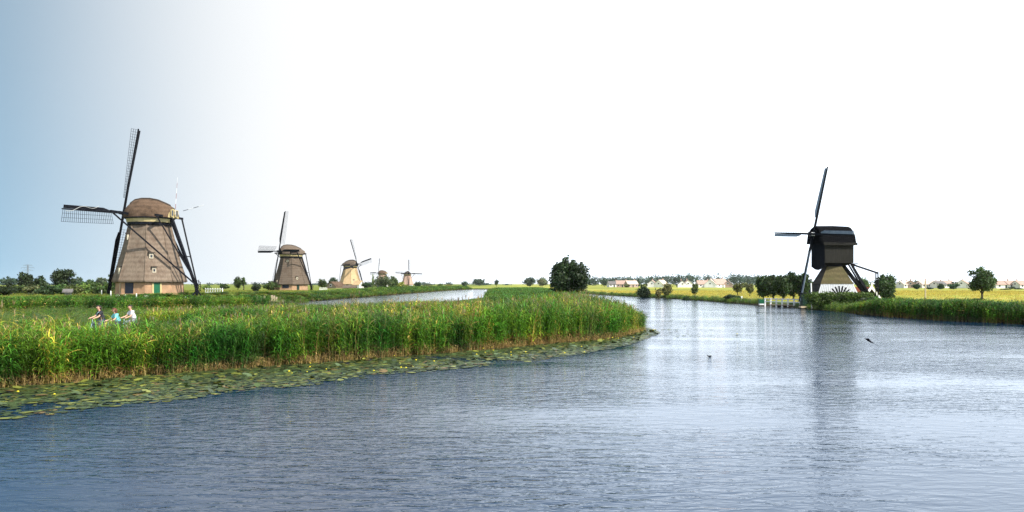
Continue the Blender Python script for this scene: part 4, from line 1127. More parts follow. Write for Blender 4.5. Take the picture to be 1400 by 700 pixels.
tree('tree', 'pale far tree showing over the greenery beside the large windmill', 140, 480, 379, half=9, z0f=.1, style='loose', n=1300, leaf=1.0, col=(.07, .10, .05))
tree('tree', 'green tree half hidden behind the lower sail of the large windmill', 155, 190, 372, half=8, z0f=.08, style='round', n=2000, leaf=.4, col=MD)
for i, (cx, Y, tp, hf, cl) in enumerate([(6, 150, 388, 17, DK), (26, 172, 389, 15, MD), (44, 160, 389, 16, (.08, .10, .035)), (66, 150, 390, 15, DK), (84, 165, 388, 14, MD), (100, 155, 389, 14, (.07, .10, .025)), (116, 170, 387, 13, LT), (132, 160, 387, 13, MD), (146, 165, 386, 10, MD)]):
    tree('shrub', ORD[8 - i] + ' scrubby bush from the largest windmill in the low thicket under the trees', cx, Y, tp, half=hf, z0f=.02, style='bush', n=2400, leaf=.34, col=cl, cat='bush', group='thicket bushes', seed=i)
# between the mills
tree('tree', 'slim green tree with thin upright sprigs between the two largest windmills', 325, 290, 377, half=5.5, z0f=.08, style='round', n=1300, leaf=.5, col=MD)
tree('tree', 'thin sparse sapling beside the slim tree between the two largest windmills', 333, 288, 375, half=4.5, z0f=.15, style='loose', n=420, leaf=.45, col=MD)
tree('shrub', 'low round bush behind the white gate', 306, 330, 388, half=8, z0f=.02, style='bush', n=900, leaf=.6, col=MD, cat='bush')
tree('shrub', 'pale low bush next to the white gate', 284, 300, 390, half=8, z0f=.02, style='bush', n=900, leaf=.6, col=LT, cat='bush')
tree('shrub', 'dark dense bush standing before the second windmill', 350, 225, 388, half=7, z0f=.02, style='bush', n=1500, leaf=.4, col=VD, cat='bush')
tree('shrub', 'broad green bush tucked against the second windmill', 371, 262, 384, half=12, z0f=.02, style='bush', n=1800, leaf=.45, col=MD, cat='bush')
tree('shrub', 'green bush between the second windmill and the barn', 441, 400, 381, half=7, z0f=.05, style='round', n=1100, leaf=.6, col=MD, cat='bush')
tree('tree', 'soft green tree right behind the brown barn', 456, 500, 379, half=7, z0f=.08, style='round', n=1100, leaf=.8, col=BL)
tree('shrub', 'dark bush at the foot of the straw coloured windmill', 501, 400, 385, half=8, z0f=.02, style='bush', n=1300, leaf=.55, col=DK, cat='bush')
tree('tree', 'slender upright tree between straw coloured windmill and willows', 510, 520, 374, half=2.6, z0f=.05, style='cone', n=700, leaf=.6, col=LT)
tree('willow_tree', 'grey green willow leaning over the back channel', 523, 275, 377, half=12, z0f=.05, style='willow', n=3200, leaf=.42, col=(.075, .115, .045))
tree('willow_tree', 'taller willow just behind the waterside willow', 537, 330, 377, half=8, z0f=.06, style='willow', n=1800, leaf=.45, col=(.06, .11, .03))
tree('shrub', 'yellow green bush before the farthest windmill', 548, 360, 385, half=9, z0f=.02, style='bush', n=1500, leaf=.5, col=YL, cat='bush')
tree('tree', 'small dark round tree beyond the farthest windmill', 571, 560, 384, half=5.5, z0f=.04, style='round', n=900, leaf=.7, col=DK)
for i, (cx, Y, tp, hf, cl) in enumerate([(560, 470, 390, 7, LT), (585, 500, 388.5, 7, OL), (601, 500, 388, 5, LT), (614, 540, 389, 6, YL), (577, 450, 391, 5, LT)]):
    tree('shrub', ORD[[0, 2, 3, 4, 1][i]] + ' pale low bush from the farthest windmill along the back channel end', cx, Y, tp, half=hf, z0f=.02, style='bush', n=700, leaf=.7, col=cl, cat='bush', group='channel end bushes', seed=i)
# far middle
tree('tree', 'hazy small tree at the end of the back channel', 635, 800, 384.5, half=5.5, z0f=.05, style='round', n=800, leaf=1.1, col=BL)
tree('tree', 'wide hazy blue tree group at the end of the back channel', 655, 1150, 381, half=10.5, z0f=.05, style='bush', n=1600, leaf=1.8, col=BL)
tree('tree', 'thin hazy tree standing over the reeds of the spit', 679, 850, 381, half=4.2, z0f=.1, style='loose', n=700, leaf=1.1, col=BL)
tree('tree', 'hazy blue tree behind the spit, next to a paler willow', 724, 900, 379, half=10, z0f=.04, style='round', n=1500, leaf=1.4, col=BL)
tree('tree', 'pale grey green willow partly behind the big dark tree', 741, 850, 380, half=9, z0f=.03, style='willow', n=1300, leaf=1.3, col=(.12, .15, .07))
tree('tree', 'yellowish tree showing at the sunny edge of the big dark tree', 798, 330, 371, half=6, z0f=.05, style='round', n=900, leaf=.55, col=(.12, .15, .05))
# right side field
tree('tree', 'pollard hedge tree, dark and round, standing on the field edge by the river', 880, 205, 386.5, half=9.5, z0f=.02, style='bush', n=3000, leaf=.34, col=(.022, .042, .016))
tree('tree', 'pale yellow green pollard near the river on the field', 912, 195, 387, half=8, z0f=.08, style='round', n=2200, leaf=.34, col=(.13, .135, .045))
tree('shrub', 'low brownish bush at the foot of the yellow green pollard', 900, 195, 393, half=6, z0f=.02, style='bush', n=800, leaf=.3, col=(.10, .095, .035), cat='bush')
tree('tree', 'slim pollard with bare trunk between the two houses rows', 950, 172, 387, half=6, z0f=.32, style='round', n=1600, leaf=.30, col=(.07, .095, .03))
tree('tree', 'round pollard beside the riverside dark bush', 1008, 205, 386.5, half=8, z0f=.22, style='round', n=1800, leaf=.34, col=OL)
tree('tree', 'round pollard nearest the dark willow row', 1025, 190, 387, half=7, z0f=.25, style='round', n=1600, leaf=.32, col=OL)
tree('shrub', 'dark rounded bush overhanging the right bank', 1003, 150, 402.5, half=13, z0f=.0, style='bush', n=2600, leaf=.26, col=(.014, .034, .012), cat='bush')
tree('shrub', 'small dark bush on the bank lip below the slim pollard', 938, 172, 404, half=7, z0f=.0, style='bush', n=900, leaf=.24, col=(.02, .04, .012), cat='bush')
for i, (cx, Y, tp, hf) in enumerate([(1043, 150, 377, 11), (1057, 155, 376, 10), (1070, 148, 375, 11.5), (1084, 152, 373.5, 12), (1098, 150, 374, 11)]):
    tree('willow_tree', ORD[4 - i] + ' dark willow from the black post mill in the row behind the white railing', cx, Y, tp, half=hf * 1.03, z0f=.10, style='willow', n=4400, leaf=.36, col=(.032, .064, .018), group='dark willow row', seed=i)
tree('tree', 'dark bushy tree beside the red roofed shed', 1211, 132, 374.5, half=17, z0f=.05, style='round', n=5200, leaf=.30, col=(.032, .066, .018))
tree('tree', 'green tree seen between the mill tail and the bushy tree', 1180, 200, 379, half=10, z0f=.1, style='round', n=1800, leaf=.4, col=(.06, .11, .035))
tree('tree', 'tall leafy tree standing alone in the yellow field', 1342, 150, 364, half=20.5, z0f=.13, style='loose', n=8000, leaf=.32, col=(.040, .078, .022), seed=4)
tree('shrub', 'low dark bush at the foot of the lone field tree', 1339, 140, 408, half=8.5, z0f=.0, style='bush', n=1100, leaf=.22, col=(.02, .045, .012), cat='bush')
for i, cx in enumerate((1232, 1239, 1245.5, 1252, 1259)):
    tree('conifer_tree', ORD[i] + ' small pointed tree from the dark bushy tree beside the red roofed shed', cx, 640, 382.5 + .4 * (i % 3), half=2.6, z0f=.1, style='cone', n=500, leaf=.9, col=(.05, .09, .05), group='pointed trees', seed=i)
tree('tree', 'green tree before the pink fronted house', 1253, 430, 388, half=6, z0f=.05, style='round', n=1200, leaf=.6, col=(.03, .07, .03))
tree('tree', 'dark green tree beside a dark gabled house', 1286, 400, 387.5, half=6, z0f=.06, style='round', n=1300, leaf=.55, col=(.025, .06, .022))
tree('tree', 'broad deep green tree beside the white field house', 1303, 420, 385.5, half=8.5, z0f=.03, style='bush', n=1700, leaf=.6, col=(.03, .075, .035))
for i, (cx, Y, tp, hf) in enumerate([(1271, 430, 393, 5), (1220, 330, 391, 6), (1374, 400, 395, 7), (1394, 420, 394, 7), (1383, 460, 392, 5)]):
    tree('shrub', ['low garden bush before the pale houses beside the wooden post', 'pale bush at the sunny foot of the dark bushy tree', 'dark garden bush before the long rosy roofs past the lone field tree', 'pale garden bush before the last of the long rosy roofs', 'small dark bush against the walls of the long rosy roofed row'][i], cx, Y, tp, half=hf, z0f=.02, style='bush', n=800, leaf=.5, col=(.06, .09, .03) if i % 2 else (.03, .06, .025), cat='bush', group='garden bushes', seed=i)
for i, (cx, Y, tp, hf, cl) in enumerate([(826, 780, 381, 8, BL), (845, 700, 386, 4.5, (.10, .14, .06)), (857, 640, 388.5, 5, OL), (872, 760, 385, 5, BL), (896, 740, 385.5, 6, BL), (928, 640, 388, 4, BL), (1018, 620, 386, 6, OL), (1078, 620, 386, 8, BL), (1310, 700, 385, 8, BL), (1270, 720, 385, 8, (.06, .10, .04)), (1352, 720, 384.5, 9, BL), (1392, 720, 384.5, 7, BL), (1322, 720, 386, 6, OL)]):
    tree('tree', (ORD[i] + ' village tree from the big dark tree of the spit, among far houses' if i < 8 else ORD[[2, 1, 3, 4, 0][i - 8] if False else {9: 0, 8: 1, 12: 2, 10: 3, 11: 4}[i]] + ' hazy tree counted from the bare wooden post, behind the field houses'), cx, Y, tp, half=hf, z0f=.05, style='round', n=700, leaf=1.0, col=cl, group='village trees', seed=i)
# hedge before the post mill
def hedge(name, label, line, w, h, n, leaf, col, seed):
    r_ = np.random.default_rng(seed); lobes = []
    a = np.array(line[0]); b = np.array(line[1]); mid = (a + b) / 2; L_ = np.hypot(*(b - a))
    k = int(L_ / (w * .42))
    for i in range(k + 1):
        q = a + (b - a) * i / k - mid
        for zf in (.3, .68):
            lobes.append((q[0] + r_.normal(0, .12), q[1] + r_.normal(0, .12), h * zf * r_.uniform(.92, 1.06), w * .5, w * .5, h * .36))
    zg = gz(*mid); root = empty(name, (mid[0], mid[1], zg)); tag(root, label, 'hedge')
    v, cc = crown_arrays(r_, lobes, n, leaf, col=col, var=.2); v[:, 2] = np.maximum(v[:, 2], -.4)
    link('foliage', np_mesh('foliage', v, np.arange(len(v)).reshape(-1, 4), M['leaf'], cc), root)
    mb = MB()
    for i in range(0, k + 1, 2):
        q = a + (b - a) * i / k - mid; mb.tube([(q[0], q[1], -.3), (q[0] + .05, q[1], h * .7)], [.05, .02], 5)
    mb.build('stems', M['bark'], root)
hedge('hedge', 'clipped green hedge before the white planked mill base', ((px(1112, 107), 107), (px(1186, 104), 104)), 2.4, 1.75, 13000, .20, (.055, .115, .016), 3)
hedge('hedge', 'dark bramble hedge between the mill hedge and the reed fringe', ((px(1180, 101.5), 101.5), (px(1203, 98), 98)), 2.0, 1.15, 4000, .2, (.018, .040, .010), 4)

# far wood along the horizon on the right, one mass
r_ = np.random.default_rng(9); lob = []
for i in range(230):
    xx = r_.uniform(790, 1100); Y = r_.uniform(1250, 1420); hgt = 16 + 2.0 * math.sin(xx * .021) + r_.uniform(-2, 3)
    lob.append((px(xx, Y), Y, hgt * .55, r_.uniform(6, 10), r_.uniform(5, 9), hgt * .5))
for i in range(90):
    xx = r_.uniform(1100, 1500); Y = r_.uniform(1300, 1500); hgt = 6.5 + r_.uniform(-2, 3)
    lob.append((px(xx, Y), Y, hgt * .55, r_.uniform(6, 11), r_.uniform(5, 9), hgt * .5))
v, cc = crown_arrays(r_, lob, 16000, 2.6, col=(.055, .100, .070), var=.3)  # haze put into the leaf colour, paler and bluer
v[:, 2] = np.maximum(v[:, 2], .4)
tag(link('far_wood', np_mesh('far_wood', v, np.arange(len(v)).reshape(-1, 4), M['leaf'], cc)), 'hazy blue green belt of woodland along the horizon', 'woodland', kind='stuff')
r_ = np.random.default_rng(10); lob = []
for i in range(120):
    xx = r_.uniform(-250, 700); Y = r_.uniform(1500, 1900); hgt = 5 + r_.uniform(-2, 3)
    lob.append((px(xx, Y), Y, hgt * .55, r_.uniform(8, 15), r_.uniform(5, 9), hgt * .5))
v, cc = crown_arrays(r_, lob, 7000, 3.0, col=(.035, .075, .045), var=.3); v[:, 2] = np.maximum(v[:, 2], .4)
tag(link('far_hedgerow', np_mesh('far_hedgerow', v, np.arange(len(v)).reshape(-1, 4), M['leaf'], cc)), 'thin hazy line of far hedgerows behind the thatched windmills', 'woodland', kind='stuff')

# ------------------------------------------------------------------ buildings
def house(label, pxc, Y, w, d, eave, ridge, rz, wall, roof, group=None, name='house', chimney=True, nwin=3):
    X = px(pxc, Y); zg = gz(X, Y)
    root = empty(name, (X, Y, zg), rz); tag(root, label, 'house', group)
    wv = MB()
    a, b = w / 2, d / 2
    wv.add([(-a, -b, -.3), (a, -b, -.3), (a, b, -.3), (-a, b, -.3), (-a, -b, eave), (a, -b, eave), (a, b, eave), (-a, b, eave), (-a, 0, ridge - .1), (a, 0, ridge - .1)],
           [(0, 1, 5, 4), (2, 3, 7, 6), (1, 2, 6, 9, 5), (3, 0, 4, 8, 7)])
    wv.build('wall', wall, root)
    ov = .35; sl = (ridge - eave) / b
    rf = MB(); e0 = eave - ov * sl
    rf.add([(-a - ov, -b - ov, e0), (a + ov, -b - ov, e0), (a + ov, 0, ridge), (-a - ov, 0, ridge), (-a - ov, b + ov, e0), (a + ov, b + ov, e0),
            (-a - ov, -b - ov, e0 - .2), (a + ov, -b - ov, e0 - .2), (a + ov, 0, ridge - .2), (-a - ov, 0, ridge - .2), (-a - ov, b + ov, e0 - .2), (a + ov, b + ov, e0 - .2)],
           [(0, 1, 2, 3), (3, 2, 5, 4), (6, 9, 8, 7), (9, 10, 11, 8), (0, 6, 7, 1), (4, 5, 11, 10), (0, 3, 9, 6), (3, 4, 10, 9), (1, 7, 8, 2), (2, 8, 11, 5)])
    r_o = rf.build('roof', roof, root)
    if chimney: MB().box((a * .6, .2, ridge + .3), (.7, .7, 1.5)).build('chimney', M['house_brick'], r_o)
    for i in range(nwin):
        xx = -a + w * (i + .5) / nwin
        if i == nwin // 2: MB().box((xx, -b - .02, 1.05), (1.0, .12, 2.1)).build('door', M['dark_green'], root)
        else:
            wn = MB().box((xx, -b - .02, 1.6), (1.5, .12, 1.3)).build('window', M['white'], root)
            MB().box((xx, -b - .07, 1.6), (1.2, .12, 1.0)).build('pane', M['window_glass'], wn)
    if d > 5:
        for sg in (-1, 1):
            wn = MB().box((sg * (a + .02), 0, eave + .3), (.12, 1.4, 1.2)).build('window', M['white'], root)
            MB().box((sg * (a + .07), 0, eave + .3), (.12, 1.1, .9)).build('pane', M['window_glass'], wn)
    return root
M['roof_grey'] = mottled('grey_tile_roof', (.09, .085, .085), (.15, .14, .135), 3, .8, .3, 10)
M['roof_rose'] = mottled('rose_tile_roof', (.29, .195, .155), (.39, .28, .235), 1.5, .8, .3, 10)
M['roof_pale'] = mottled('pale_tile_roof', (.42, .33, .28), (.54, .44, .37), 1.5, .8, .3, 10)
hs = [(838, 700, 9, 7, 2.8, 5.2, .2, 'house_white', 'roof_grey'), (851, 690, 10, 8, 2.8, 5.8, -.15, 'house_brick', 'roof_rose'), (863, 670, 9, 8, 2.8, 5.6, .25, 'house_brick', 'roof_pale'), (892, 660, 10, 8, 2.8, 6.0, 1.3, 'house_white', 'roof_rose'),
      (904, 650, 9, 8, 2.8, 6.2, .9, 'house_white', 'roof_pale'), (932, 640, 7, 7, 2.6, 5.6, 1.5, 'house_white', 'roof_grey'), (940, 640, 8, 8, 2.8, 6.0, 1.5, 'house_white', 'roof_rose'), (962, 640, 11, 8, 2.8, 5.7, .1, 'house_white', 'roof_rose'),
      (972, 635, 10, 9, 2.8, 6.6, 1.2, 'house_white', 'roof_pale'), (983, 640, 12, 9, 2.8, 6.8, .5, 'house_white', 'roof_rose'), (996, 640, 8, 7, 2.8, 5.4, 1.2, 'house_brick', 'roof_grey'), (1058, 600, 9, 7, 2.8, 5.4, .3, 'house_white', 'roof_rose'),
      (1236, 560, 8, 7, 2.6, 5.0, .4, 'house_white', 'roof_pale'), (1245, 560, 9, 8, 2.8, 5.6, 1.1, 'house_brick', 'roof_rose'), (1262, 560, 8, 7, 2.8, 5.2, .3, 'house_white', 'roof_pale'), (1274, 560, 9, 7, 2.8, 5.0, -.2, 'house_white', 'roof_pale'),
      (1283, 555, 8, 7, 2.8, 4.8, .4, 'house_white', 'roof_grey'), (1294, 560, 8, 7, 2.8, 5.2, .3, 'house_white', 'roof_rose'), (1316, 540, 9, 8, 3.0, 5.6, .9, 'house_white', 'roof_rose'), (1370, 520, 13, 8, 2.6, 5.0, .05, 'house_white', 'roof_rose'),
      (1384, 520, 11, 8, 2.6, 4.9, .1, 'house_white', 'roof_rose'), (1397, 515, 10, 8, 2.6, 5.2, .2, 'house_white', 'roof_rose'), (1415, 515, 12, 8, 2.6, 5.2, .1, 'house_white', 'roof_rose')]
for i, (cx, Y, w, d, e, rd, rz, wl, rf) in enumerate(hs):
    near = cx < 1100
    lab = {('house_white', 'roof_grey'): 'white house with grey roof', ('house_white', 'roof_rose'): 'white house with rosy tiled roof', ('house_white', 'roof_pale'): 'white house with pale tiled roof',
           ('house_brick', 'roof_rose'): 'brick house with rosy tiled roof', ('house_brick', 'roof_pale'): 'brick house with pale tiled roof', ('house_brick', 'roof_grey'): 'brick house with grey roof'}[(wl, rf)]
    lab += (', %s from the big dark tree' % ORD[i]) if near else (', %s beyond the field from the post mill' % ORD[i - 12])
    house(lab, cx, Y, w, d, e, rd, rz, M[wl], M[rf], 'far village houses' if near else 'houses beyond the yellow field')
# barn and low store by the straw coloured mill
house('brown roofed low barn at the foot of the straw coloured windmill', 459, 425, 7.5, 7, 1.2, 3.6, R(60), M['old_wood'], M['thatch_cap'], name='barn', chimney=False, nwin=0)
house('low thatched store between the barn and the straw coloured windmill', 478, 418, 6.5, 3.5, .6, 1.7, R(5), M['old_wood'], M['thatch_b'], name='store_shed', chimney=False, nwin=0)
house('small pale annexe leaning on the straw coloured windmill', 490, 440, 4.5, 4, 2.2, 4.2, R(-30), M['house_white'], M['thatch_c'], name='annexe', chimney=False, nwin=0)
house('tiny grey hut half sunk in the thicket', 93, 150, 1.0, 1.0, 1.0, 1.3, R(20), M['metal'], M['roof_grey'], name='hut', chimney=False, nwin=0)

# red roofed shed with white barge boards beside the post mill
def shed():
    Y = 119.0; X = px(1190, Y); zg = .7
    root = empty('shed', (X, Y, zg), R(22)); tag(root, 'small shed with red roof and white barge boards beside the post mill', 'shed')
    a, b, e, rd, Ln = 1.5, 1.5, .75, 2.25, 3.2
    MB().add([(-b, 0, 0), (b, 0, 0), (b, Ln, 0), (-b, Ln, 0), (-b, 0, e), (b, 0, e), (b, Ln, e), (-b, Ln, e), (0, 0, rd - .1), (0, Ln, rd - .1)],
             [(0, 1, 5, 8, 4), (3, 7, 9, 6, 2), (1, 2, 6, 5), (0, 4, 7, 3)]).build('wall', M['tar_shade_board'], root)
    for sg in (-1, 1):
        lo = V(sg * 1.85, 0, e - .35); hi = V(0, 0, rd)
        o = MB(); nrm = V(sg * (rd - e), 0, 1.5).normalized()
        q = [lo + V(0, -.15, 0), hi + V(0, -.15, 0), hi + V(0, Ln + .1, 0), lo + V(0, Ln + .1, 0)]
        o.add([v + nrm * .1 for v in q] + q, [(0, 1, 2, 3), (7, 6, 5, 4), (0, 4, 5, 1), (1, 5, 6, 2), (2, 6, 7, 3), (3, 7, 4, 0)]).build('roof', M['red_tile'], root)
        for yy in (-.22, Ln + .17):
            MB().bar(lo + V(0, yy, .02), hi + V(0, yy, .08), .12, .34, nrm).build('barge_board', M['white'], root)
    MB().bar((0, -.22, rd - .1), (0, -.22, rd + .75), .16, .16).build('finial', M['white'], root)
    MB().bar((0, Ln + .17, rd - .1), (0, Ln + .17, rd + .5), .14, .14).build('finial', M['white'], root)
    MB().box((0, -.04, .6), (.8, .06, 1.1)).build('door', M['black'], root)
    MB().box((.0, -.08, .75), (.1, .06, 1.0)).build('window_bar', M['white'], root)
shed()

# ------------------------------------------------------------------ small built things
def fence(name, label, cat, p0, p1, z0, nposts, h, rails, postw=.12, mat=None, top=None):
    root = empty(name, (p0[0], p0[1], z0)); tag(root, label, cat)
    mat = mat or M['white']; dx, dy = p1[0] - p0[0], p1[1] - p0[1]
    pm_ = MB().box((0, 0, h / 2 - .3), (postw, postw, h + .6)).mesh('post', mat)
    for i in range(nposts):
        f = i / (nposts - 1); link('post', pm_, root, (dx * f, dy * f, 0))
    for rz_ in rails:
        MB().bar((0, -postw * .62, rz_), (dx, dy - postw * .62, rz_), .06, .13).build('rail', mat, root)
    return root
fy = 117.0
fence('footbridge_railing', 'white railing over the mill sluice beside the lower sail tip', 'railing', (px(1046, 124), 124), (px(1094, 117), 117), .25, 7, 1.05, (.55, .95), .2)
rb = MB().box((0, 0, 0), (5.4, 1.2, .14), rz=math.atan2(-7, px(1094, 117) - px(1046, 124)))
tag(rb.build('sluice_deck', M['old_wood'], loc=((px(1046, 124) + px(1094, 117)) / 2 + .3, 121.1, .3)), 'weathered plank deck under the white sluice railing', 'deck')
gb = empty('green_box', (px(1041, 126), 126, .2)); tag(gb, 'green box on a white foot at the end of the white railing', 'box')
MB().box((0, 0, .55), (.8, .6, .65)).build('lid', M['green_paint'], gb); MB().box((0, 0, .1), (.75, .55, .24)).build('foot', M['white'], gb)
gs = empty('green_shed', (px(1103, 114), 114, .4)); tag(gs, 'dark hut with a green door beside the post mill base', 'hut')
MB().box((-.25, 0, .75), (1.0, 1.0, 1.9)).build('wall', M['dark_green'], gs); MB().box((.52, -.1, .85), (.5, .9, 2.0)).build('door', M['green_paint'], gs)
MB().box((-.05, 0, 1.78), (1.8, 1.3, .12)).build('roof', M['black'], gs); MB().box((.6, -.58, 1.15), (.26, .04, .3)).build('notice', M['white'], gs)
wp = MB().tube([(0, 0, -.6), (-.12, 0, 2.9)], [.11, .09], 8)
tag(wp.build('white_pole', M['white'], loc=(px(1110, 110), 110, .7)), 'tall white pole leaning a little before the post mill', 'pole')
dk = MB().box((0, 0, 0), (1.4, .7, .25), rz=.1)
tag(dk.build('landing_stage', M['pale_wood'], loc=(px(1100, 113.5), 113.5, .22)), 'pale wooden landing stage at the foot of the dark hut', 'landing')
wt = MB().box((0, 0, .5), (.25, .25, 1.3))
tag(wt.build('mooring_post', M['white'], loc=(px(1014, 146), 146, .1)), 'short white post at the bank edge near the dark rounded bush', 'post')
cb_ = MB().box((0, 0, 0), (1.9, .5, 1.2))
tag(cb_.build('wheel_wall', mottled('orange_brick', (.50, .26, .10), (.62, .36, .16), 3, .9), loc=(px(1131, 111), 111, 1.55)), 'low orange brick wall beside the scoop wheel', 'wall')
tp_ = MB().tube([(0, 0, -.3), (.03, 0, 3.5)], [.14, .12], 8)
tag(tp_.build('wooden_post', M['pale_wood'], loc=(px(1265, 150), 150, gz(px(1265, 150), 150))), 'tall bare wooden post standing in the yellow field', 'post')
# yard of the large mill
for i, (cx, Y, t_) in enumerate([(139, 133, 397), (151.5, 121, 398), (186.5, 119, 398), (221.5, 119, 398), (269, 122, 397.5)]):
    X = px(cx, Y); zg = gz(X, Y); h = pz(t_, Y) - zg
    h = min(max(h, .5), 1.0)
    me_ = MB().tube([(0, 0, -.3), (0, 0, h)], [.085, .08], 8).add([(.08 * math.cos(a_), .08 * math.sin(a_), h) for a_ in np.linspace(0, 6.28, 8)[:-1]] + [(0, 0, h + .06)], [(k, (k + 1) % 7, 7) for k in range(7)])
    tag(me_.build('white_post', M['white'], loc=(X, Y, zg)), ORD[4 - i] + ' short white yard post counted from the tail of the largest windmill', 'post', 'yard posts')
for i, (cx, Y) in enumerate([(161, 123), (172, 124), (200, 122), (239, 122), (262, 125), (267, 124), (274, 126)]):
    X = px(cx, Y); zg = gz(X, Y)
    r_ = np.random.default_rng(i); rings = []
    for zz, rd_ in ((-.1, .30), (.08, .34), (.2, .27), (.27, .12)):
        rings.append([(rd_ * (1.2 + .15 * r_.normal()) * math.cos(t), rd_ * math.sin(t), zz) for t in np.linspace(0, 6.28, 9)[:-1]])
    tag(MB().loft(rings, True, True, True).build('white_stone', M['stone'], None, True, (X, Y, zg)), ORD[6 - i] + ' whitewashed stone counted from the white gate, before the largest windmill', 'stone', 'yard stones')
X = px(253.5, 124); tag(MB().tube([(0, 0, -.3), (.02, 0, 2.1)], .075, 8).build('tall_white_post', M['white'], loc=(X, 124, gz(X, 124))), 'taller white post beside the tail pole of the largest windmill', 'post')
fx0, fx1 = px(281, 152), px(309.5, 152)
gt = fence('white_gate', 'white picket gate standing in the meadow beside the largest windmill', 'gate', (fx0, 152), (fx1, 150), gz(fx0, 152), 8, 1.05, (.25, .85), .11)
MB().bar((fx1 - fx0, -2.1, .85), (fx1 - fx0 + .5, -3.2, -.1), .1, .1).build('brace', M['white'], gt)
f2 = px(437, 265); fence('white_fence', 'little white fence between the second windmill and the barn', 'fence', (f2, 265), (px(447, 265), 265), gz(f2, 265), 7, 1.0, (.3, .85), .12)
# jetty on the back channel
jx0, jx1 = px(340, 142), px(380, 150)
jt = empty('jetty', (jx0, 142, .28)); tag(jt, 'old plank jetty with white posts at the back channel', 'jetty')
jd = Vector((jx1 - jx0, 8, 0)); jn = int(jd.length / .34)
pl = MB().box((0, 0, 0), (.30, 1.3, .08)).mesh('plank', M['old_wood'])
for i in range(jn):
    o = link('plank', pl, jt, jd * ((i + .5) / jn) + V(0, 0, .01 * (i % 3))); o.rotation_euler = (0, 0, math.atan2(jd.y, jd.x))
for f, h in ((.32, .95), (.44, .95), (.56, 1.05), (.82, 1.15), (.9, 1.05), (.98, .8)):
    p_ = jd * f
    MB().box((p_.x, p_.y - .62, h / 2 - .3), (.26, .26, h + .6)).build('post', M['pale_wood'], jt)
for sg in (-.5, .5):
    MB().bar(V(0, sg, -.12), jd + V(0, sg, -.12), .1, .12).build('beam', M['old_wood'], jt)
# pylon far away
def pylon():
    Y = 1500.0; X = px(38, Y); H = pz(362.5, Y)
    root = empty('pylon', (X, Y, .6)); tag(root, 'faint far electricity pylon above the trees behind the cyclists', 'pylon')
    mb = MB(); w0, w1 = 4.0, .9
    hs_ = [0, H * .25, H * .45, H * .62, H * .78, H * .9, H]
    cor = lambda z_: [V(sx * (w0 + (w1 - w0) * min(1, z_ / (H * .7))), sy * (w0 + (w1 - w0) * min(1, z_ / (H * .7))), z_) for sx, sy in ((-1, -1), (1, -1), (1, 1), (-1, 1))]
    for i in range(len(hs_) - 1):
        a_, b_ = cor(hs_[i]), cor(hs_[i + 1])
        for k in range(4):
            mb.bar(a_[k], b_[k], .26); mb.bar(a_[k], b_[(k + 1) % 4], .16); mb.bar(b_[k], b_[(k + 1) % 4], .16)
    mb.build('tower', M['metal'], root)
    for z_, w_ in ((H * .74, 9.5), (H * .86, 12), (H * .98, 8)):
        m2 = MB().bar((-w_, 0, z_), (w_, 0, z_), .3).bar((-w_, 0, z_), (0, 0, z_ + 1.6), .2).bar((w_, 0, z_), (0, 0, z_ + 1.6), .3)
        for xx in (-w_, -w_ * .5, w_ * .5, w_): m2.bar((xx, 0, z_), (xx, 0, z_ - 1.8), .3)
        m2.build('cross_arm', M['metal'], root)
pylon()

# ------------------------------------------------------------------ people on the towpath
M['skin'] = mottled('skin', (.48, .27, .19), (.58, .34, .25), 6, .55)
M['hair_dark'] = mottled('dark_hair', (.012, .009, .008), (.03, .022, .018), 14, .6)
M['hair_red'] = mottled('auburn_hair', (.07, .022, .012), (.13, .045, .022), 14, .6)
M['shirt_black'] = mottled('black_top', (.012, .013, .018), (.03, .032, .04), 5, .85)
M['shirt_teal'] = mottled('teal_shirt', (.10, .42, .46), (.22, .60, .62), 5, .85)
M['shirt_white'] = mottled('white_shirt', (.42, .42, .46), (.56, .55, .58), 5, .85)
M['denim'] = mottled('denim', (.04, .06, .11), (.08, .11, .18), 6, .9)
M['grey_cloth'] = mottled('pale_grey_shorts', (.22, .25, .27), (.32, .35, .37), 6, .9)
M['shoe'] = mottled('shoes', (.04, .04, .04), (.1, .1, .1), 6, .7)
M['rubber'] = mottled('tyre_rubber', (.010, .010, .010), (.022, .022, .022), 6, .8)
M['bike_blue'] = mottled('blue_grey_enamel', (.22, .32, .38), (.30, .42, .48), 4, .35, spec=.5)
M['eye'] = mottled('eye', (.01, .008, .006), (.02, .015, .01), 6, .2)

def skinned(name, verts, edges, radii, mat, parent, root_i=0, sub=2):
    me = bpy.data.meshes.new(name); me.from_pydata(verts, edges, []); me.materials.append(mat)
    o = link(name, me, parent)
    md = o.modifiers.new('skin', 'SKIN'); md.use_smooth_shade = True
    for i, r_ in enumerate(radii):
        sv = me.skin_vertices[0].data[i]; sv.radius = (r_, r_) if not isinstance(r_, tuple) else r_; sv.use_root = (i == root_i)
    sb = o.modifiers.new('sub', 'SUBSURF'); sb.levels = sub; sb.render_levels = sub
    return o

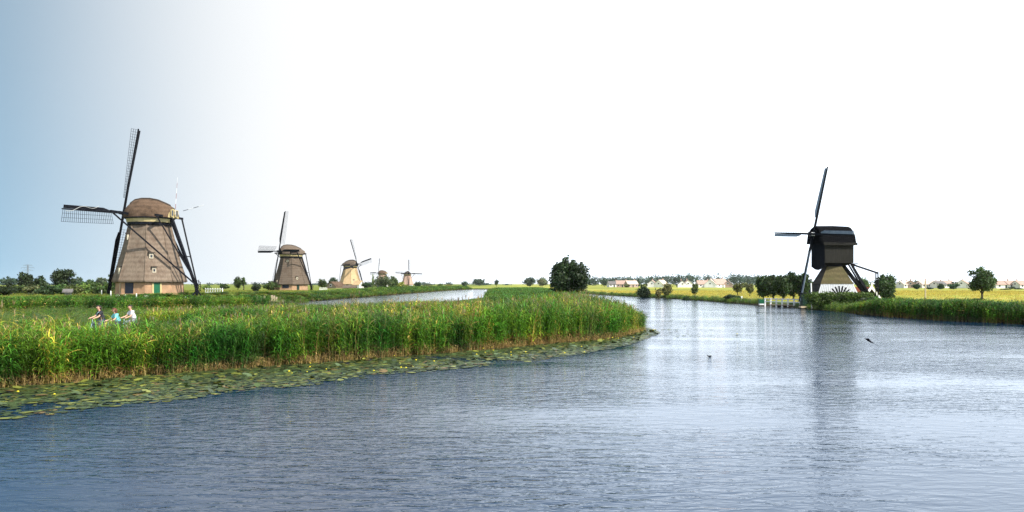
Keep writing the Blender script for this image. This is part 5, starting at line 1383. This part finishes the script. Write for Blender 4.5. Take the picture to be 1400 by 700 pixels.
def person(label, loc, rz, height, shirt, trousers, hair, long_hair, pose, bag=False, turn=0.0, sleeves=True, cap_hair=False):
    root = empty('person', loc, rz); tag(root, label, 'person'); k_ = height / 1.72; root.scale = (k_,) * 3
    if pose == 'ride':
        J = dict(pel=(0, -.12, 1.02), sp=(0, -.07, 1.20), ch=(0, 0, 1.37), nb=(0, .035, 1.48), nk=(0, .05, 1.54))
        arm = lambda s_: [(s_ * .17, .02, 1.43), (s_ * .245, .16, 1.20), (s_ * .25, .40, 1.12), (s_ * .25, .465, 1.10)]
        leg = lambda s_: [(s_ * .09, -.08, .97), (s_ * .12, .32 if s_ > 0 else .25, .86 if s_ > 0 else .60), (s_ * .12, .12 if s_ > 0 else .02, .48 if s_ > 0 else .26), (s_ * .12, .26 if s_ > 0 else .16, .43 if s_ > 0 else .21)]
    else:
        J = dict(pel=(0, 0, .93), sp=(0, .01, 1.12), ch=(0, .01, 1.30), nb=(0, .0, 1.43), nk=(0, .015, 1.49))
        arm = lambda s_: [(s_ * .18, 0, 1.38), (s_ * .24, -.03 * s_, 1.12), (s_ * .25, .10 * s_ + .05, .88), (s_ * .25, .13 * s_ + .05, .80)]
        leg = lambda s_: [(s_ * .09, 0, .88), (s_ * .10, .12 * s_ + .04, .48), (s_ * .10, -.02 + .16 * s_, .09), (s_ * .10, .12 + .16 * s_, .04)]
    hc = Vector(J['nk']) + V(0, .035, .12)                       # head centre
    tv = Matrix.Rotation(turn, 3, 'Z')
    vv, ee, ra = [], [], []
    def av(p_, r_): vv.append(tuple(p_)); ra.append(r_); return len(vv) - 1
    i0 = av(J['pel'], .112); i1 = av(J['sp'], .098); i2 = av(J['ch'], .105); i3 = av(J['nb'], .062); i4 = av(J['nk'], .052)
    ee += [(i0, i1), (i1, i2), (i2, i3), (i3, i4)]
    h0 = av(hc + tv @ V(0, .025, -.035), .072); h1 = av(hc + V(0, 0, .03), .093); h2 = av(hc + V(0, -.01, .095), .070)
    ee += [(i4, h0), (h0, h1), (h1, h2)]
    grips = []
    for s_ in (-1, 1):
        a_ = arm(s_); q = [av(a_[0], .056), av(a_[1], .041), av(a_[2], .029), av(a_[3], .034)]
        ee += [(i2, q[0]), (q[0], q[1]), (q[1], q[2]), (q[2], q[3])]; grips.append((s_, Vector(a_[2]), Vector(a_[3])))
        l_ = leg(s_); q = [av(l_[0], .088), av(l_[1], .060), av(l_[2], .040), av(l_[3], .034)]
        ee += [(i0, q[0]), (q[0], q[1]), (q[1], q[2]), (q[2], q[3])]
    body = skinned('body', vv, ee, ra, M['skin'], root)
    # hands: four fingers closed round the grip (or hanging, lightly curled) and a thumb from the side of the palm
    for s_, w_, h_ in grips:
        fv, fe, fr = [], [], []
        d = (h_ - w_).normalized()
        for f in range(4):
            o_ = V((f - 1.5) * .019, 0, 0) if pose == 'ride' else V(0, (f - 1.5) * .019, 0)
            ln = (.030, .034, .032, .025)[f]
            b_ = len(fv); p0 = h_ + o_; p1 = p0 + d * ln + V(0, 0, -.004); p2 = p1 + V(0, .004, -ln) ; p3 = p2 + V(0, -.018, -.008)
            fv += [tuple(p0), tuple(p1), tuple(p2), tuple(p3)]; fe += [(b_, b_ + 1), (b_ + 1, b_ + 2), (b_ + 2, b_ + 3)]; fr += [.0095, .009, .0085, .0075]
        b_ = len(fv); t0 = w_.lerp(h_, .35); sd = V(-s_ * .03, 0, 0) if pose == 'ride' else V(0, .035, 0)
        fv += [tuple(t0), tuple(t0 + sd), tuple(t0 + sd * 1.1 + d * .035 + V(0, 0, -.02))]; fe += [(b_, b_ + 1), (b_ + 1, b_ + 2)]; fr += [.011, .0105, .009]
        skinned('hand_fingers', fv, fe, fr, M['skin'], body, 0, 1)
    # nose, ears, eyes, mouth
    mb = MB()
    fwd = tv @ V(0, 1, 0); sd = tv @ V(1, 0, 0)
    mb.tube([hc + fwd * .085 + V(0, 0, .035), hc + fwd * .118 + V(0, 0, .0), hc + fwd * .09 + V(0, 0, -.008)], [.010, .016, .008], 6)
    for s_ in (-1, 1): mb.tube([hc + sd * (s_ * .088) + V(0, 0, .035), hc + sd * (s_ * .102) - fwd * .012 + V(0, 0, .02), hc + sd * (s_ * .09) + V(0, 0, -.012)], [.012, .02, .01], 6)
    mb.build('nose_and_ears', M['skin'], body, True)
    for s_ in (-1, 1): MB().tube([hc + fwd * .080 + sd * (s_ * .034) + V(0, 0, .03), hc + fwd * .094 + sd * (s_ * .034) + V(0, 0, .03)], [.014, .008], 6).build('eye', M['eye'], body)
    MB().tube([hc + fwd * .082 + sd * -.024 + V(0, 0, -.038), hc + fwd * .097 + V(0, 0, -.040), hc + fwd * .082 + sd * .024 + V(0, 0, -.038)], [.004, .008, .004], 6).build('mouth', M['red_paint'], body)
    # hair
    rows = []
    for i in range(7):
        ph = math.pi * .5 * i / 6; row = []
        for j in range(14):
            th = 2 * math.pi * j / 14; c_ = math.cos(th); sn = math.sin(th)          # sn = +1 forwards
            low = .075 if sn > .35 else -.03
            zz = low + (.122 - low) * math.sin(ph); rad = .108 * math.cos(ph) ** .6 if i < 6 else .004
            row.append(hc + sd * (rad * c_) + fwd * (rad * sn * 1.05 - .012) + V(0, 0, zz + .01))
        rows.append(row)
    hr = MB().loft(rows, True, False, True)
    if long_hair:
        bk = []
        for zz, w_, dp in ((.05, .10, .06), (-.06, .105, .07), (-.15, .10, .06), (-.24, .06, .03)):
            bk.append([hc - fwd * (.055 + .015 * math.sin(zz * 9)) + sd * (w_ * math.cos(t)) + fwd * (-.03 + dp * math.sin(t) * (.5 if math.sin(t) > 0 else 1)) + V(0, 0, zz) for t in np.linspace(0, 2 * math.pi, 13)[:-1]])
        hr.loft(bk, True, True, True)
    hr.build('hair', hair, body, True)
    # clothing
    cv = [J['pel'], J['sp'], J['ch'], tuple(Vector(J['nb']) - V(0, 0, .02))]; ce = [(0, 1), (1, 2), (2, 3)]; cr = [.170, .155, .165, .085]
    cv[0] = tuple(Vector(J['pel']) + V(0, 0, -.02))
    for s_ in (-1, 1):
        a_ = arm(s_); b_ = len(cv); mid_ = Vector(a_[0]).lerp(Vector(a_[1]), .75 if sleeves else .2)
        cv += [a_[0], tuple(mid_)]; cr += [.078, .066]; ce += [(2, b_), (b_, b_ + 1)]
    skinned('shirt', cv, ce, cr, shirt, root)
    cv = [J['pel']]; ce = []; cr = [.150]
    for s_ in (-1, 1):
        l_ = leg(s_); b_ = len(cv); cv += [l_[0], l_[1], tuple(Vector(l_[1]).lerp(Vector(l_[2]), .8))]; cr += [.100, .074, .055]; ce += [(0, b_), (b_, b_ + 1), (b_ + 1, b_ + 2)]
    skinned('trousers', cv, ce, cr, trousers, root)
    for s_ in (-1, 1):
        l_ = leg(s_); a_ = Vector(l_[2]); t_ = Vector(l_[3])
        skinned('shoe', [tuple(a_ + V(0, -.03, -.02)), tuple((a_ + t_) / 2 + V(0, 0, -.03)), tuple(t_ + V(0, .03, -.015))], [(0, 1), (1, 2)], [.050, .048, .04], M['shoe'], root, 0, 1)
    if bag:
        a_ = Vector(J['ch']); pts_ = [a_ + V(-.15, .06, .10), a_ + V(-.06, .165, .02), a_ + V(.06, .16, -.12), a_ + V(.16, .05, -.26)]
        MB().tube(pts_, .017, 6).build('bag_strap', M['bike_blue'], root, True)
    return root

def bicycle(label, loc, rz, mat):
    root = empty('bicycle', loc, rz); tag(root, label, 'bicycle')
    for yy in (-.55, .55):
        w_ = empty('wheel', (0, yy, .345)); w_.parent = root
        circ = lambda r_: [V(0, r_ * math.cos(t), r_ * math.sin(t)) for t in np.linspace(0, 2 * math.pi, 25)]
        MB().tube(circ(.325), .019, 6).build('tyre', M['rubber'], w_, True)
        MB().tube(circ(.298), .011, 5).build('rim', M['metal'], w_, True)
        sp = MB().tube([V(-.05, 0, 0), V(.05, 0, 0)], .022, 8)
        for k in range(14):
            t = 2 * math.pi * k / 14; sp.bar((0, 0, 0), (0, .298 * math.cos(t), .298 * math.sin(t)), .004)
        sp.build('spokes', M['metal'], w_)
    fr = MB(); bb = V(0, -.08, .28); st = V(0, -.2, .80); hd = V(0, .40, .88); hb_ = V(0, .44, .70)
    for a_, b_ in ((bb, st), (bb, hb_), (st, hd), (bb, V(0, -.55, .345)), (st, V(0, -.55, .345)), (hd, V(0, .55, .345)), (hd, V(0, .38, 1.06)), (st, V(0, -.215, .90))): fr.tube([a_, b_], .017, 6)
    fr.build('frame', mat, root, True)
    MB().tube([V(-.28, .40, 1.085), V(-.2, .46, 1.10), V(0, .385, 1.07), V(.2, .46, 1.10), V(.28, .40, 1.085)], .012, 6).build('handlebar', M['metal'], root, True)
    rings = []
    for yy, wd, zz in ((-.36, .09, .925), (-.27, .085, .935), (-.15, .035, .93), (-.06, .018, .92)):
        rings.append([V(wd * math.cos(t), yy, zz + .025 * math.sin(t)) for t in np.linspace(0, 2 * math.pi, 9)[:-1]])
    MB().loft(rings, True, True, True).build('saddle', M['rubber'], root, True)
    MB().tube([bb + V(-.09, 0, 0), bb + V(.09, 0, 0)], .05, 10).bar(bb + V(.1, 0, 0), bb + V(.1, .12, .13), .02).bar(bb + V(-.1, 0, 0), bb + V(-.1, -.12, -.1), .02).build('crank', M['metal'], root)
    return root
HEAD = math.atan2(.655, -.756)
cyc = [(137, 40.5, 1.66, 'shirt_black', 'denim', 'hair_dark', True, True, .25, 'cyclist with long dark hair, black top and a pale shoulder strap', 'bicycle ridden by the person in black', 'hair'),
       (158.5, 38.6, 1.58, 'shirt_teal', 'denim', 'hair_red', True, False, -.35, 'cyclist with auburn hair and a bright teal shirt between two others', 'pale blue bicycle ridden by the person in teal', 'hair'),
       (180, 40.8, 1.67, 'shirt_white', 'grey_cloth', 'hair_dark', False, False, .2, 'cyclist with short dark hair and a white shirt reaching to the handlebar', 'pale bicycle ridden by the person in white', 'hair')]
for (cx, Y, h, sh, tr_, hr_, lg, bg, tn_, lab, blab, _) in cyc:
    X = px(cx, Y); k_ = h / 1.72
    person(lab, (X, Y, .70), HEAD, h, M[sh], M[tr_], M[hr_], lg, 'ride', bag=bg, turn=tn_)
    b_ = bicycle(blab, (X, Y, .70), HEAD, M['bike_blue']); b_.scale = (k_,) * 3
person('walker with dark hair and a white top far along the reed path', (px(705, 59), 59, .68), HEAD + .3, 1.70, M['shirt_white'], M['denim'], M['hair_dark'], False, 'walk')

# ------------------------------------------------------------------ birds
def coot():
    Y = 38.5; root = empty('water_bird', (px(970, Y), Y, 0), R(82)); root.scale = (.72,) * 3; tag(root, 'small dark water bird swimming alone on the open river', 'bird')
    vv = [(0, -.16, .075), (0, -.06, .045), (0, .05, .04), (0, .105, .075), (0, .12, .105), (0, .14, .125), (0, .17, .12)]
    skinned('body', vv, [(i, i + 1) for i in range(6)], [.018, .058, .052, .03, .024, .030, .012], M['black'], root, 2)
    MB().tube([(0, .17, .122), (0, .215, .115)], [.012, .004], 6).build('bill', M['white'], root)
coot()
def tern():
    Y = 30.0; root = empty('flying_bird', (px(1188, Y), Y, pz(466, Y)), R(-60)); tag(root, 'dark long tailed bird flying low over the river', 'bird'); root.rotation_euler = (R(28), R(10), R(62))
    vv = [(0, -.17, 0), (0, -.06, .0), (0, .05, .005), (0, .12, .012), (0, .155, .012)]
    b_ = skinned('body', vv, [(i, i + 1) for i in range(4)], [.012, .033, .037, .026, .020], M['black'], root, 1)
    MB().tube([(0, .16, .01), (0, .205, .004)], [.010, .003], 6).build('bill', M['black'], root)
    for s_ in (-1, 1):
        sec = []
        for f, yy, ch_, zz in ((0, .05, .095, .0), (.25, .085, .09, .035), (.5, .07, .075, .05), (.75, .0, .05, .04), (1.0, -.10, .012, .02)):
            x_ = s_ * (.02 + .34 * f)
            sec.append([V(x_, yy, zz), V(x_, yy - ch_ * .4, zz + .010), V(x_, yy - ch_, zz), V(x_, yy - ch_ * .4, zz - .002)])
        MB().loft(sec, True, True, True).build('wing', M['black'], root, True)
    for s_ in (-1, 1):
        MB().loft([[V(s_ * .006 + dx, -.14, dz) for dx, dz in ((-.02, 0), (0, .006), (.02, 0), (0, -.006))], [V(s_ * .012 + dx, -.25, dz) for dx, dz in ((-.015, 0), (0, .004), (.015, 0), (0, -.004))], [V(s_ * .035 + dx, -.36, dz) for dx, dz in ((-.003, 0), (0, .002), (.003, 0), (0, -.002))]], True, True, True).build('tail', M['black'], root)
tern()

# ------------------------------------------------------------------ summer haze
hz_mat = bpy.data.materials.new('summer_haze'); hz_mat.use_nodes = True
t = hz_mat.node_tree; t.nodes.clear()
ho = t.nodes.new('ShaderNodeOutputMaterial'); hv = t.nodes.new('ShaderNodeVolumePrincipled')
hv.inputs['Color'].default_value = (.86, .92, 1.0, 1); hv.inputs['Density'].default_value = .00003; hv.inputs['Anisotropy'].default_value = .0
t.links.new(hv.outputs[0], ho.inputs['Volume'])
hzb = MB().box((0, 900, 22), (9000, 6000, 48)).build('haze', hz_mat)
tag(hzb, 'thin pale summer haze over the polder', 'haze', kind='stuff')
